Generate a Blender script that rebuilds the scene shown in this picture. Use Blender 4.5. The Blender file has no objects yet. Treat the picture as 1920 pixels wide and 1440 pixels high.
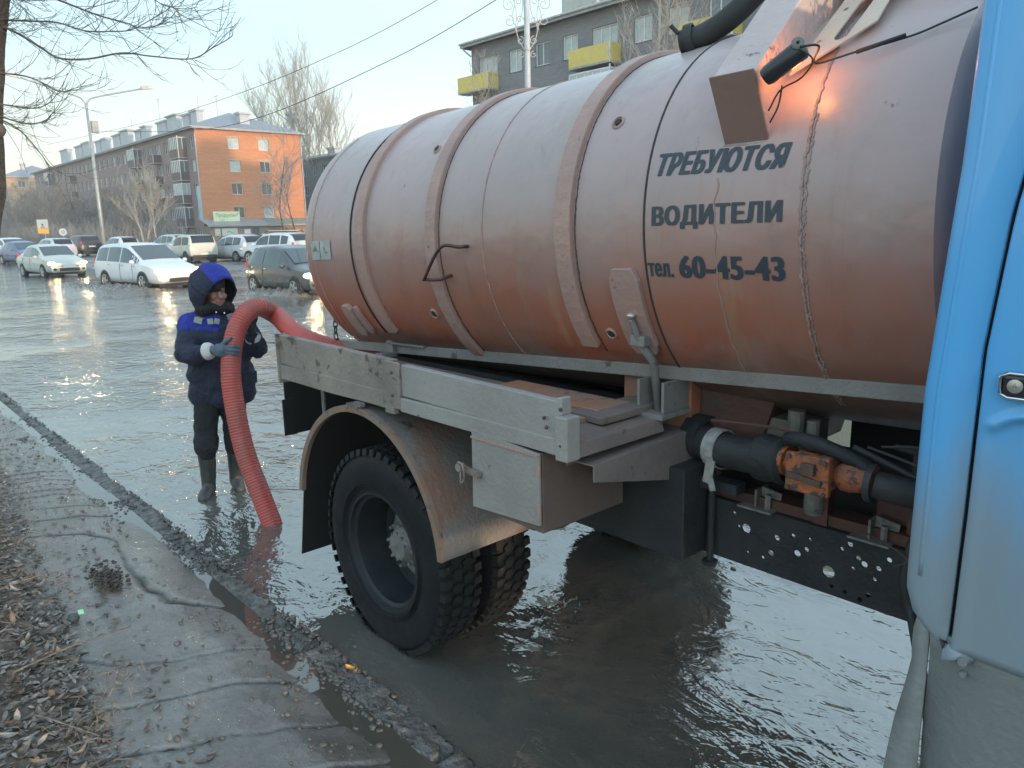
import bpy, bmesh, math, random
import numpy as np
from math import sin, cos, pi, radians, sqrt, atan2
from mathutils import Vector, Matrix, noise
random.seed(7); rng = np.random.default_rng(7)
S = bpy.context.scene
COL = S.collection

# ---------------------------------------------------------------- camera, sky, sun, exposure
F_, PITCH, ROLL, H_, PSI = 1430.0, radians(11.85), radians(1.29), 1.9, radians(42.0)
fw = Vector((-cos(PSI)*cos(PITCH), sin(PSI)*cos(PITCH), -sin(PITCH)))
rt = Vector((sin(PSI), cos(PSI), 0)); up = rt.cross(fw)
rt2 = rt*cos(ROLL)-up*sin(ROLL); up2 = up*cos(ROLL)+rt*sin(ROLL)
cam = bpy.data.objects.new('camera', bpy.data.cameras.new('camera')); COL.objects.link(cam)
cam.matrix_world = Matrix(((rt2.x, up2.x, -fw.x, 0), (rt2.y, up2.y, -fw.y, 0), (rt2.z, up2.z, -fw.z, H_), (0, 0, 0, 1)))
cam.data.sensor_width = 36; cam.data.lens = F_/1920*36; cam.data.clip_end = 3000; cam.data.clip_start = .05
S.camera = cam
SUN_EL, SUN_AZ = radians(5.0), radians(4.0)      # azimuth counted from +X towards +Y
W = bpy.data.worlds.new('World'); S.world = W; W.use_nodes = True
wn, wl = W.node_tree.nodes, W.node_tree.links; wn.clear()
wo = wn.new('ShaderNodeOutputWorld'); wb = wn.new('ShaderNodeBackground'); sky = wn.new('ShaderNodeTexSky')
sky.sky_type = 'NISHITA'; sky.sun_disc = False; sky.sun_elevation = SUN_EL; sky.sun_rotation = pi/2-SUN_AZ
sky.air_density = 1.0; sky.dust_density = 1.2; sky.ozone_density = 1.5
wb.inputs[1].default_value = 0.15
# pale evening veil over the blue: yellowish low on the left, white over the street
tcw = wn.new('ShaderNodeTexCoord'); sepw = wn.new('ShaderNodeSeparateXYZ'); wl.new(tcw.outputs['Generated'], sepw.inputs[0])
rpw = wn.new('ShaderNodeValToRGB'); wl.new(sepw.outputs[2], rpw.inputs[0])
e = rpw.color_ramp.elements
e[0].position = 0.0; e[0].color = (6.2, 5.2, 3.0, 1); e[1].position = 1.0; e[1].color = (2.7, 3.7, 4.9, 1)
for p, c in ((.085, (5.4, 5.9, 4.9, 1)), (.21, (3.9, 5.5, 6.1, 1)), (.5, (3.8, 5.2, 6.0, 1))):
    q = e.new(p); q.color = c
mixw = wn.new('ShaderNodeMix'); mixw.data_type = 'RGBA'; mixw.inputs[0].default_value = 0.9
wl.new(sky.outputs[0], mixw.inputs[6]); wl.new(rpw.outputs[0], mixw.inputs[7])
dtw = wn.new('ShaderNodeVectorMath'); dtw.operation = 'DOT_PRODUCT'; wl.new(tcw.outputs['Generated'], dtw.inputs[0]); dtw.inputs[1].default_value = (1, .05, 0)
maw = wn.new('ShaderNodeMath'); maw.operation = 'MULTIPLY_ADD'; wl.new(dtw.outputs['Value'], maw.inputs[0]); maw.inputs[1].default_value = .38; maw.inputs[2].default_value = 1.08
scw = wn.new('ShaderNodeVectorMath'); scw.operation = 'SCALE'; wl.new(mixw.outputs[2], scw.inputs[0]); wl.new(maw.outputs[0], scw.inputs['Scale'])
wl.new(scw.outputs[0], wb.inputs[0]); wl.new(wb.outputs[0], wo.inputs[0])
sl = bpy.data.lights.new('sun', 'SUN'); sl.energy = 2.0; sl.angle = radians(1.5); sl.color = (1, .72, .48)
so = bpy.data.objects.new('sun', sl); COL.objects.link(so)
sd = Vector((cos(SUN_EL)*cos(SUN_AZ), cos(SUN_EL)*sin(SUN_AZ), sin(SUN_EL)))
so.rotation_euler = sd.to_track_quat('Z', 'Y').to_euler(); so.location = (0, 0, 30)
S.view_settings.view_transform = 'Standard'; S.view_settings.look = 'None'
S.cycles.volume_bounces = 2
S.view_settings.exposure = 0.98; S.view_settings.gamma = 1; S.view_settings.use_curve_mapping = False

# ---------------------------------------------------------------- node helpers
class NT:
    def __init__(s, name):
        s.m = bpy.data.materials.new(name); s.m.use_nodes = True
        s.n = s.m.node_tree.nodes; s.l = s.m.node_tree.links; s.n.clear()
        s.out = s.n.new('ShaderNodeOutputMaterial'); s.b = s.n.new('ShaderNodeBsdfPrincipled')
        s.l.new(s.b.outputs[0], s.out.inputs[0]); s.tc = s.n.new('ShaderNodeTexCoord')
    def s(s_, sock, v):
        if hasattr(v, 'links') or hasattr(v, 'is_linked'): s_.l.new(v, sock)
        else: sock.default_value = v
    def map(s, scale=(1, 1, 1), loc=(0, 0, 0), rot=(0, 0, 0), co='Object'):
        m = s.n.new('ShaderNodeMapping'); s.l.new(s.tc.outputs[co], m.inputs[0])
        m.inputs['Scale'].default_value = scale; m.inputs['Location'].default_value = loc; m.inputs['Rotation'].default_value = rot
        return m.outputs[0]
    def noise(s, scale=5, detail=4, rough=.55, vec=None, dist=0):
        t = s.n.new('ShaderNodeTexNoise'); s.l.new(vec if vec is not None else s.tc.outputs['Object'], t.inputs['Vector'])
        t.inputs['Scale'].default_value = scale; t.inputs['Detail'].default_value = detail
        t.inputs['Roughness'].default_value = rough; t.inputs['Distortion'].default_value = dist
        return t.outputs[0]
    def ramp(s, fac, stops, interp='LINEAR'):
        r = s.n.new('ShaderNodeValToRGB'); s.l.new(fac, r.inputs[0]); r.color_ramp.interpolation = interp
        el = r.color_ramp.elements
        while len(el) < len(stops): el.new(.5)
        for q, (p, c) in zip(el, stops):
            q.position = p; q.color = (c, c, c, 1) if isinstance(c, (int, float)) else (*c, 1)
        return r.outputs[0]
    def mix(s, fac, a, b, mode='MIX'):
        m = s.n.new('ShaderNodeMix'); m.data_type = 'RGBA'; m.blend_type = mode
        for k, v in ((0, fac), (6, a), (7, b)):
            if isinstance(v, tuple): v = (*v, 1) if len(v) == 3 else v
            s.s(m.inputs[k], v)
        return m.outputs[2]
    def math(s, op, a, b=0.0, c=0.0):
        m = s.n.new('ShaderNodeMath'); m.operation = op; s.s(m.inputs[0], a); s.s(m.inputs[1], b); s.s(m.inputs[2], c); return m.outputs[0]
    def sep(s, vec=None):
        m = s.n.new('ShaderNodeSeparateXYZ'); s.l.new(vec if vec is not None else s.tc.outputs['Object'], m.inputs[0]); return m.outputs
    def bump(s, h, dist=.01, strength=1.0):
        b = s.n.new('ShaderNodeBump'); s.l.new(h, b.inputs['Height']); b.inputs['Distance'].default_value = dist
        b.inputs['Strength'].default_value = strength; s.l.new(b.outputs[0], s.b.inputs['Normal']); return b
    def set(s, **k):
        names = dict(color='Base Color', rough='Roughness', metal='Metallic', ior='IOR', emit='Emission Color', es='Emission Strength', coat='Coat Weight', alpha='Alpha', trans='Transmission Weight', spec='Specular IOR Level')
        for a, v in k.items():
            if isinstance(v, tuple) and len(v) == 3: v = (*v, 1)
            s.s(s.b.inputs[names[a]], v)
        return s

def grime(name, c1, c2, scale=4, rough=.6, c3=None, t3=.64, bump=.003, bscale=40, metal=0, streak=False, lo=.35, hi=.65, spec=.5):
    t = NT(name)
    v = t.map((1, 1, .25)) if streak else None
    col = t.mix(t.ramp(t.noise(scale, 6, .62, v), [(lo, 0.), (hi, 1.)]), c1, c2)
    if c3:
        col = t.mix(t.ramp(t.noise(scale*3.1, 5, .7, t.map((1, 1, 1), (7, 3, 1))), [(t3, 0.), (t3+.05, 1.)]), col, c3)
    t.set(color=col, rough=t.ramp(t.noise(scale*2, 4), [(.3, max(.02, rough-.12)), (.7, min(1, rough+.12))]), metal=metal, spec=spec)
    if bump: t.bump(t.noise(bscale, 5, .6), bump)
    return t.m
def plain(name, c, rough=.5, metal=0, es=0, ec=None, coat=0):
    t = NT(name); t.set(color=c, rough=rough, metal=metal, coat=coat)
    if es: t.set(emit=ec or c, es=es)
    else:
        pass
    return t.m

# ---------------------------------------------------------------- mesh builder
def vec(a): return Vector(a)
class MB:
    def __init__(s): s.v = []; s.f = []; s.mi = []; s.m = 0
    def add(s, vs, fs):
        k = len(s.v); s.v += [tuple(p) for p in vs]
        for f in fs: s.f.append(tuple(i+k for i in f)); s.mi.append(s.m)
        return s
    def box(s, x0, x1, y0, y1, z0, z1):
        v = [(x, y, z) for z in (z0, z1) for y in (y0, y1) for x in (x0, x1)]
        return s.add(v, [(0, 2, 3, 1), (4, 5, 7, 6), (0, 1, 5, 4), (2, 6, 7, 3), (0, 4, 6, 2), (1, 3, 7, 5)])
    def obox(s, c, h, ax, ay=None):
        c = vec(c); ax = vec(ax).normalized(); ay = vec(ay) if ay is not None else Vector((0, 0, 1))
        az = ax.cross(ay).normalized(); ay = az.cross(ax).normalized()
        v = [c+ax*h[0]*i+ay*h[1]*j+az*h[2]*k for k in (-1, 1) for j in (-1, 1) for i in (-1, 1)]
        return s.add(v, [(0, 2, 3, 1), (4, 5, 7, 6), (0, 1, 5, 4), (2, 6, 7, 3), (0, 4, 6, 2), (1, 3, 7, 5)])
    def hexa(s, b, t):           # bottom quad, top quad
        return s.add(list(b)+list(t), [(3, 2, 1, 0), (4, 5, 6, 7), (0, 1, 5, 4), (1, 2, 6, 5), (2, 3, 7, 6), (3, 0, 4, 7)])
    def prism(s, poly, f0, f1):
        n = len(poly); v = [f0(*p) for p in poly]+[f1(*p) for p in poly]
        return s.add(v, [tuple(range(n))[::-1], tuple(range(n, 2*n))]+[(i, (i+1) % n, n+(i+1) % n, n+i) for i in range(n)])
    def tube(s, pts, r, seg=8, cap=True, squash=None):
        pts = [vec(p) for p in pts]; n = len(pts); rr = r if isinstance(r, (list, tuple)) else [r]*n
        v = []; t = (pts[1]-pts[0]).normalized()
        a = t.orthogonal().normalized()
        for i, p in enumerate(pts):
            t2 = (pts[min(i+1, n-1)]-pts[max(i-1, 0)]).normalized()
            if t2.length < .5: t2 = t
            a = (a-t2*a.dot(t2)).normalized(); b = t2.cross(a); t = t2
            for k in range(seg):
                q = 2*pi*k/seg; v.append(p+(a*cos(q)+b*sin(q))*rr[i])
        f = [(i*seg+k, i*seg+(k+1) % seg, (i+1)*seg+(k+1) % seg, (i+1)*seg+k) for i in range(n-1) for k in range(seg)]
        if cap: f += [tuple(range(seg))[::-1], tuple((n-1)*seg+k for k in range(seg))]
        return s.add(v, f)
    def cyl(s, p0, p1, r0, r1=None, seg=16): return s.tube([p0, p1], [r0, r0 if r1 is None else r1], seg)
    def lathe(s, o, ax, prof, seg=32, a0=0, a1=2*pi, ref=None, closed=True):
        o = vec(o); ax = vec(ax).normalized(); a = vec(ref) if ref is not None else ax.orthogonal(); a = (a-ax*a.dot(ax)).normalized(); b = ax.cross(a)
        full = abs(a1-a0-2*pi) < 1e-6; m = seg if full else seg+1; v = []
        for t, r in prof:
            for k in range(m):
                q = a0+(a1-a0)*k/seg; v.append(o+ax*t+(a*cos(q)+b*sin(q))*r)
        n = len(prof); f = []
        for i in range(n-1):
            for k in range(seg):
                k2 = (k+1) % m; f.append((i*m+k, i*m+k2, (i+1)*m+k2, (i+1)*m+k))
        return s.add(v, f)
    def sphere(s, c, r, seg=12, rings=8, sc=(1, 1, 1)):
        c = vec(c); v = []; f = []
        for i in range(rings+1):
            a = pi*i/rings
            for k in range(seg):
                q = 2*pi*k/seg; v.append(c+Vector((r*sin(a)*cos(q)*sc[0], r*sin(a)*sin(q)*sc[1], r*cos(a)*sc[2])))
        for i in range(rings):
            for k in range(seg): f.append((i*seg+k, (i+1)*seg+k, (i+1)*seg+(k+1) % seg, i*seg+(k+1) % seg))
        return s.add(v, f)
    def grid(s, nx, ny, fn):
        v = [fn(i/(nx-1), j/(ny-1)) for j in range(ny) for i in range(nx)]
        return s.add(v, [(j*nx+i, j*nx+i+1, (j+1)*nx+i+1, (j+1)*nx+i) for j in range(ny-1) for i in range(nx-1)])
    def build(s, name, mat, parent=None, smooth=False, bevel=0, local=False, seg=2):
        o = mkobj(name, s.v, s.f, mat, parent, smooth, local, s.mi if isinstance(mat, (list, tuple)) else None)
        if bevel:
            b = o.modifiers.new('bevel', 'BEVEL'); b.width = bevel; b.segments = seg; b.limit_method = 'ANGLE'; b.angle_limit = radians(40)
            b.harden_normals = False
        return o
WL = {}
def mkobj(name, V, Fs, mat, parent=None, smooth=False, local=False, mi=None):
    V = np.asarray([tuple(p) for p in V], float).reshape(-1, 3)
    if parent is not None: org = np.zeros(3) if local else np.array(WL.get(parent, (0, 0, 0)))
    else:
        org = np.zeros(3) if local else np.array(((V[:, 0].min()+V[:, 0].max())/2, (V[:, 1].min()+V[:, 1].max())/2, V[:, 2].min()))
    me = bpy.data.meshes.new(name); me.from_pydata((V-org).tolist(), [], Fs); me.update()
    for m in (mat if isinstance(mat, (list, tuple)) else [mat]): me.materials.append(m)
    if mi: me.polygons.foreach_set('material_index', mi)
    if smooth is True: me.polygons.foreach_set('use_smooth', [True]*len(me.polygons))
    elif smooth:
        me.polygons.foreach_set('use_smooth', [True]*len(me.polygons)); me.set_sharp_from_angle(angle=radians(smooth))
    o = bpy.data.objects.new(name, me); COL.objects.link(o)
    if parent is not None: o.parent = parent; WL[o] = tuple(WL.get(parent, (0, 0, 0)))
    else: o.location = org; WL[o] = tuple(org)
    return o
def tag(o, label=None, cat=None, group=None, kind=None):
    for k, v in (('label', label), ('category', cat), ('group', group), ('kind', kind)):
        if v: o[k] = v
    return o
def thing(name, label, cat, loc=(0, 0, 0), group=None, kind=None, local=False):
    o = bpy.data.objects.new(name, None); COL.objects.link(o); o.location = loc; o.empty_display_size = .2
    WL[o] = (0, 0, 0) if local else tuple(loc); return tag(o, label, cat, group, kind)
def copy_tree(o, parent=None):
    c = o.copy(); COL.objects.link(c); c.parent = parent
    for ch in [x for x in o.children]: copy_tree(ch, c)
    return c
def copy_part(o, parent, loc):
    c = o.copy(); COL.objects.link(c); c.parent = parent; c.location = loc
    for ch in o.children:
        d = ch.copy(); COL.objects.link(d); d.parent = c
    return c
def catmull(pts, n=8):
    P = [vec(p) for p in pts]; P = [P[0]*2-P[1]]+P+[P[-1]*2-P[-2]]; out = []
    for i in range(1, len(P)-2):
        for k in range(n):
            t = k/n; a, b, c, d = P[i-1:i+3]
            out.append(.5*((2*b)+(c-a)*t+(2*a-5*b+4*c-d)*t*t+(3*b-a-3*c+d)*t**3))
    out.append(P[-2]); return out
def text_geo(body, offset=.0, shear=0, res=3, space=1.0):
    c = bpy.data.curves.new('t', 'FONT'); c.body = body; c.offset = offset; c.shear = shear; c.space_character = space; c.resolution_u = res
    o = bpy.data.objects.new('t', c); COL.objects.link(o)
    dg = bpy.context.evaluated_depsgraph_get(); dg.update(); ev = o.evaluated_get(dg); me = ev.to_mesh()
    V = np.array([v.co[:] for v in me.vertices]); Fs = [tuple(p.vertices) for p in me.polygons]
    ev.to_mesh_clear(); bpy.data.objects.remove(o); bpy.data.curves.remove(c)
    V = V[:, :2]-V[:, :2].min(0); return V/V.max(0), Fs
def plate_holes(outline, holes, th, fn):
    """flat plate with real holes; outline and holes in (a,b); fn(a,b,depth) -> world"""
    c = bpy.data.curves.new('p', 'CURVE'); c.dimensions = '2D'; c.fill_mode = 'BOTH'; c.extrude = th/2
    def spl(pts):
        s = c.splines.new('POLY'); s.points.add(len(pts)-1)
        for q, p in zip(s.points, pts): q.co = (p[0], p[1], 0, 1)
        s.use_cyclic_u = True
    spl(outline)
    for h in holes:
        if len(h) == 3: x, y, r = h; spl([(x+r*cos(2*pi*k/16), y+r*sin(2*pi*k/16)) for k in range(16)])
        else: spl(h)
    o = bpy.data.objects.new('p', c); COL.objects.link(o)
    dg = bpy.context.evaluated_depsgraph_get(); dg.update(); ev = o.evaluated_get(dg); me = ev.to_mesh()
    V = [fn(v.co.x, v.co.y, v.co.z) for v in me.vertices]; Fs = [tuple(p.vertices) for p in me.polygons]
    ev.to_mesh_clear(); bpy.data.objects.remove(o); bpy.data.curves.remove(c)
    m = MB(); m.add(V, Fs); return m
def fbm(x, y, z=0, o=4): return noise.fractal(Vector((x, y, z)), 1.0, 2.0, o)

# ---------------------------------------------------------------- ground, road, kerb, water
def scallop(x, y):
    u = -.742*x+.670*y; v = .670*x+.742*y
    w = u+.10*noise.noise(Vector((v*.8, u*.5, 3)))+.07*noise.noise(Vector((v*2.1, u*1.7, 8)))+.02*noise.noise(Vector((v*7, u*6, 8)))
    sp = 3.4+1.6*noise.noise(Vector((u*.35, v*.3, 5))); q = w*sp; cell = math.floor(q)
    live = .5+.9*noise.noise(Vector((v*1.5+cell*3.7, cell*1.9, 2)))          # each sheet front comes and goes along its length
    return q-cell, max(0, min(1, live))
def ridge_h(x, y):
    ph, live = scallop(x, y); ph = 1-ph
    return .013*live*(ph**1.5 if ph < .93 else (1-ph)/.07)
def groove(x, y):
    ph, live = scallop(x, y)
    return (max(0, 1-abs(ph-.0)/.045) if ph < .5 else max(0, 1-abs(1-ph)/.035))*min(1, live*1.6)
def walk_z(x, y):
    # y 1.38 = back of the kerb ; slopes up away from the road
    d = 1.38-y
    edge = .085+.13*noise.noise(Vector((x*.55, 0, 0)))+.06*noise.noise(Vector((x*2.3, 4, 0)))
    z = -.014+.05*min(1, max(0, (d-edge+.12)/.30))+.012*max(0, d-.35)
    k = min(1, max(0, (d-edge+.06)/.2))
    z += ridge_h(x, y)*k
    z -= .016*groove(x, y)*k if -9 < x < 0 and d < 1.5 else 0
    z += .006*fbm(x*3, y*3)*k+.004*noise.noise(Vector((x*9, y*9, 0)))
    le = .50+.079*(-x-2.8)
    b = min(1, max(0, ((le if le < 1.0 else 1.0)-y)/.18+.2*noise.noise(Vector((x*4, y*4, 2)))))
    if b > 0: z += b*(.045+.022*fbm(x*5, y*5, 4)+.02*noise.noise(Vector((x*13, y*13, 1))))
    return z
def leaf_edge(x):
    return min(.50+.079*(-x-2.8), 1.0)

t = NT('wet_silt')
n1 = t.noise(1.6, 6, .6); n2 = t.noise(16, 6, .65)
colr = t.mix(t.ramp(n1, [(.35, 0.), (.65, 1.)]), (.115, .108, .100), (.175, .168, .158))
colr = t.mix(t.ramp(n2, [(.4, 0.), (.75, 1.)]), colr, (.07, .062, .052))
sx = t.sep(t.tc.outputs['Object'])
t.set(color=colr, rough=t.ramp(t.math('ADD', t.math('MULTIPLY', t.noise(2.2, 5), .7), t.math('MULTIPLY', t.noise(11, 4), .3)), [(.36, .16), (.52, .34), (.64, .6)]), ior=1.4)
t.bump(t.noise(34, 8, .7), .012, .8); M_silt = t.m
t = NT('leafy_dirt')
t.set(color=t.mix(t.ramp(t.noise(9, 8, .7), [(.35, 0.), (.65, 1.)]), (.055, .042, .032), (.14, .112, .086)), rough=.85)
t.bump(t.noise(40, 8, .75), .03); M_dirt = t.m
t = NT('muddy_water')
cl = t.ramp(t.noise(.5, 4, .6), [(.3, 0.), (.7, 1.)])
t.set(color=t.mix(cl, (.080, .073, .062), (.108, .102, .092)), rough=.03, ior=2.8)
h1 = t.noise(2.6, 3, .5, t.map((1, 1.6, 1), rot=(0, 0, .5)), 1.2)
h2 = t.noise(7.5, 3, .55, t.map((1, 1.5, 1), rot=(0, 0, -.4)), .8)
h3 = t.noise(24, 2, .5)
calm = t.ramp(t.noise(.45, 3, .5, t.map((1, 1, 1), (3.1, 1.7, 0))), [(.40, .25), (.60, 1.)])
wpos = t.n.new('ShaderNodeNewGeometry').outputs['Position']; spw = t.sep(wpos)
near = t.ramp(t.math('MULTIPLY_ADD', spw[0], .2, 1.5), [(.35, 1.), (.62, .40)])      # calmer beside and under the truck
dist = t.n.new('ShaderNodeVectorMath'); dist.operation = 'DISTANCE'; t.l.new(wpos, dist.inputs[0]); dist.inputs[1].default_value = (-1.55, 2.75, 0)
arcw = t.math('MULTIPLY', t.ramp(t.math('ABSOLUTE', t.math('SUBTRACT', dist.outputs['Value'], .95)), [(.0, 1.), (.30, 0.)]), t.ramp(t.noise(1.5, 3), [(.42, 0.), (.6, 1.)]))
calm = t.math('MULTIPLY', calm, t.math('ADD', near, t.math('MULTIPLY', arcw, .9)))
hh = t.math('ADD', t.math('ADD', h1, t.math('MULTIPLY', h2, .36)), t.math('MULTIPLY', h3, .05))
t.bump(t.math('MULTIPLY', hh, calm), .050, 1.0); M_water = t.m
t = NT('puddle_water'); t.set(color=(.07, .062, .05), rough=.03, ior=2.0); t.bump(t.noise(5, 2), .003, .4); M_puddle = t.m
t = NT('wet_asphalt')
t.set(color=t.mix(t.ramp(t.noise(.5, 6, .6), [(.4, 0.), (.6, 1.)]), (.072, .068, .062), (.12, .112, .10)), rough=t.ramp(t.noise(.22, 5, .6), [(.42, .12), (.6, .5)]))
t.bump(t.noise(30, 6), .01, .5); M_road = t.m
M_kerb = grime('wet_concrete', (.13, .125, .115), (.055, .05, .046), 9, .38, (.045, .04, .036), .6, .02, 30)
M_verge = grime('frozen_verge', (.11, .095, .07), (.16, .14, .11), 1.2, .9, bump=.05, bscale=6)

def road_z(x, y):
    base = np.interp(y, [1.4, 2, 8, 10.5, 13.5, 17, 24, 400], [-.16, -.14, -.12, -.05, .012, .05, .09, .4])
    wet = .022*fbm(x*.22, y*.35, 3) + .012*fbm(x*.9, y*1.3, 6)
    return float(base+wet+np.interp(-x, [20, 38, 60], [-.03, 0.0, .045]))
ys = [1.45, 2, 3, 4, 5, 6, 7, 8, 8.6, 9.2, 9.8, 10.4, 11, 11.6, 12.2, 12.8, 13.4, 14, 15, 16, 17, 18, 20, 22, 24]
xs = list(np.concatenate([np.arange(-90, 12, .6), [16, 25, 60, 160]])); xs = [-450, -300, -220, -180, -150, -130, -118, -108, -100, -95]+xs
m = MB(); m.grid(len(xs), len(ys), lambda i, j: (xs[round(i*(len(xs)-1))], ys[round(j*(len(ys)-1))], road_z(xs[round(i*(len(xs)-1))], ys[round(j*(len(ys)-1))])))
tag(m.build('road', M_road, smooth=True), kind='structure')
m = MB(); m.grid(60, 30, lambda i, j: (-450+610*i, 24.0+430*j*j, .16+.03*noise.noise(Vector((i*60, j*30, 0)))+j*j*2))
tag(m.build('ground', M_verge, smooth=True), kind='structure')
# flood water: real wavelets close to the camera, bump further out
def wave(x, y):
    a = max(.12, .45+.9*noise.noise(Vector((x*.5+3, y*.5, 0))))
    far = 1/(1+max(0, sqrt(x*x+y*y)-3)*.05)
    dx, dy = x+2.4, y-2.6; rr = sqrt(dx*dx+dy*dy)
    ring = .0022*sin(rr*26)*math.exp(-abs(rr-1.0)*1.6) if rr < 4 else 0
    return (.0062*noise.noise(Vector((x*2.3+y*.9, y*3.2-x*.4, 1)))+.0034*noise.noise(Vector((x*5.6, y*7.5+x*2, 4))))*a*far*(1 if x < -6.2 else max(.3, 1-(x+6.2)*.45))+ring*.5
xs = np.concatenate([[-300, -140, -90, -60], np.arange(-40, -12, .35), np.arange(-12, 1.2, .075), [1.5, 2.5, 4, 8, 20, 60]])
ys = np.concatenate([np.arange(1.47, 6.5, .075), np.arange(6.6, 17, .4), [20, 24, 26]])
m = MB(); m.grid(len(xs), len(ys), lambda i, j: (lambda x, y: (x, y, wave(x, y) if -40 < x < 2 and y < 17 else 0.0))(xs[round(i*(len(xs)-1))], ys[round(j*(len(ys)-1))]))
tag(m.build('flood_water', M_water, smooth=True), kind='structure')
# pavement of frozen silt
xs = np.concatenate([[-300, -120, -60], np.arange(-40, -12, .25), np.arange(-12, -7, .03), np.arange(-7, -1.6, .013), np.arange(-1.6, 3, .1), [6, 20, 200]])
ys = np.concatenate([[-60, -20, -8, -3, -1], np.arange(-.6, .3, .03), np.arange(.3, 1.385, .014), [1.385]])
m = MB(); m.grid(len(xs), len(ys), lambda i, j: (lambda x, y: (x, y, walk_z(x, y)))(xs[round(i*(len(xs)-1))], ys[round(j*(len(ys)-1))]))
def silt_mat():
    t = NT('pavement_silt')
    sp = t.sep()
    e = t.math('MINIMUM', t.math('ADD', t.math('MULTIPLY', sp[0], -.079), .279), 1.0)       # world y of the leaf edge
    d = t.math('SUBTRACT', t.math('ADD', e, t.math('MULTIPLY', t.math('SUBTRACT', t.noise(3.2, 6, .65), .5), .45)), sp[1])
    f = t.ramp(t.math('ADD', d, .5), [(.46, 0.), (.58, 1.)])
    n1 = t.noise(1.6, 6, .6); n2 = t.noise(16, 6, .65)
    c = t.mix(t.ramp(n1, [(.35, 0.), (.65, 1.)]), (.078, .068, .057), (.155, .143, .128))
    c = t.mix(t.ramp(n2, [(.45, 0.), (.75, 1.)]), c, (.06, .054, .046))
    at = t.n.new('ShaderNodeAttribute'); at.attribute_name = 'groove'; c = t.mix(t.math('MULTIPLY', at.outputs['Fac'], .85), c, (.022, .020, .018))  # crease shade and mud tone both put into the groove colour
    dc = t.mix(t.ramp(t.noise(11, 8, .7), [(.35, 0.), (.65, 1.)]), (.055, .043, .034), (.15, .122, .096))
    r = t.ramp(t.math('ADD', t.math('MULTIPLY', t.noise(2.2, 5), .6), t.math('MULTIPLY', t.noise(12, 5, .6), .4)), [(.44, .07), (.55, .16), (.67, .42)])
    t.set(color=t.mix(f, c, dc), rough=t.mix(t.math('MAXIMUM', f, t.math('MULTIPLY', at.outputs['Fac'], 1.0)), r, (.85, .85, .85)), ior=t.mix(t.math('MAXIMUM', f, t.math('MULTIPLY', at.outputs['Fac'], 1.0)), (2.1, 2.1, 2.1), (1.2, 1.2, 1.2)))
    h = t.math('ADD', t.noise(34, 8, .7), t.math('MULTIPLY', t.noise(110, 3, .6), .35))
    b = t.bump(h, .006, 1.0); return t.m
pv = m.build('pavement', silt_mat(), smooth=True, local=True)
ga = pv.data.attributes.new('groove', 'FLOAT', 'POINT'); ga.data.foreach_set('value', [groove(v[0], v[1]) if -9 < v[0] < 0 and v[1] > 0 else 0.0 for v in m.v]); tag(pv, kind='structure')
# thin melt puddles behind the kerb
m = MB(); m.box(-14, 1.5, .6, 1.384, -.03, .0065)
tag(m.build('puddle', M_puddle), kind='structure')
# kerb: stone after stone, each chipped
kerb = thing('kerb', None, None, (-10, 1.44, -.1), kind='structure')
def chipped(nx, ny, nz, sx, sy, sz, seed, amp=.015):
    bm = bmesh.new(); bmesh.ops.create_cube(bm, size=1)
    bmesh.ops.subdivide_edges(bm, edges=[e for e in bm.edges if abs((e.verts[0].co-e.verts[1].co).x) > .5], cuts=nx, use_grid_fill=True)
    bmesh.ops.subdivide_edges(bm, edges=[e for e in bm.edges if abs((e.verts[0].co-e.verts[1].co).y) > .5], cuts=ny, use_grid_fill=True)
    for v in bm.verts:
        p = Vector((v.co.x*sx, v.co.y*sy, v.co.z*sz)); q = p+Vector((seed*3.1, 0, 0))
        e_ = (abs(v.co.y) > .49)*1.0
        d = amp*(noise.noise(q*8)*.8+.8*noise.noise(q*22)+.5*noise.noise(q*55))
        drop = -.03*max(0, noise.noise(q*3.1)-.02)*2*(.3+e_) if v.co.z > 0 else 0
        if v.co.z > 0 and abs(v.co.x) > .49: drop -= .012
        v.co = p+Vector((d*(abs(v.co.x) < .49), d*1.3+(.0 if not e_ else -.012*(v.co.y > 0)*(v.co.z > 0)), d*.8+drop))
    return bm
kmesh = []
for k in range(7):
    bm = chipped(90, 12, 1, .985, .115, .2, k); me = bpy.data.meshes.new('kerbstone'); bm.to_mesh(me); bm.free(); me.materials.append(M_kerb)
    me.polygons.foreach_set('use_smooth', [True]*len(me.polygons)); kmesh.append(me)
for k in range(34):
    o = bpy.data.objects.new('kerbstone', kmesh[k % 7]); COL.objects.link(o); o.parent = kerb
    o.location = (-20+k+10-.5, random.uniform(-.006, .006), -.089+.1+random.uniform(-.01, .008)); o.rotation_euler = (random.uniform(-.03, .03), random.uniform(-.006, .006), random.uniform(-.008, .008))
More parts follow.
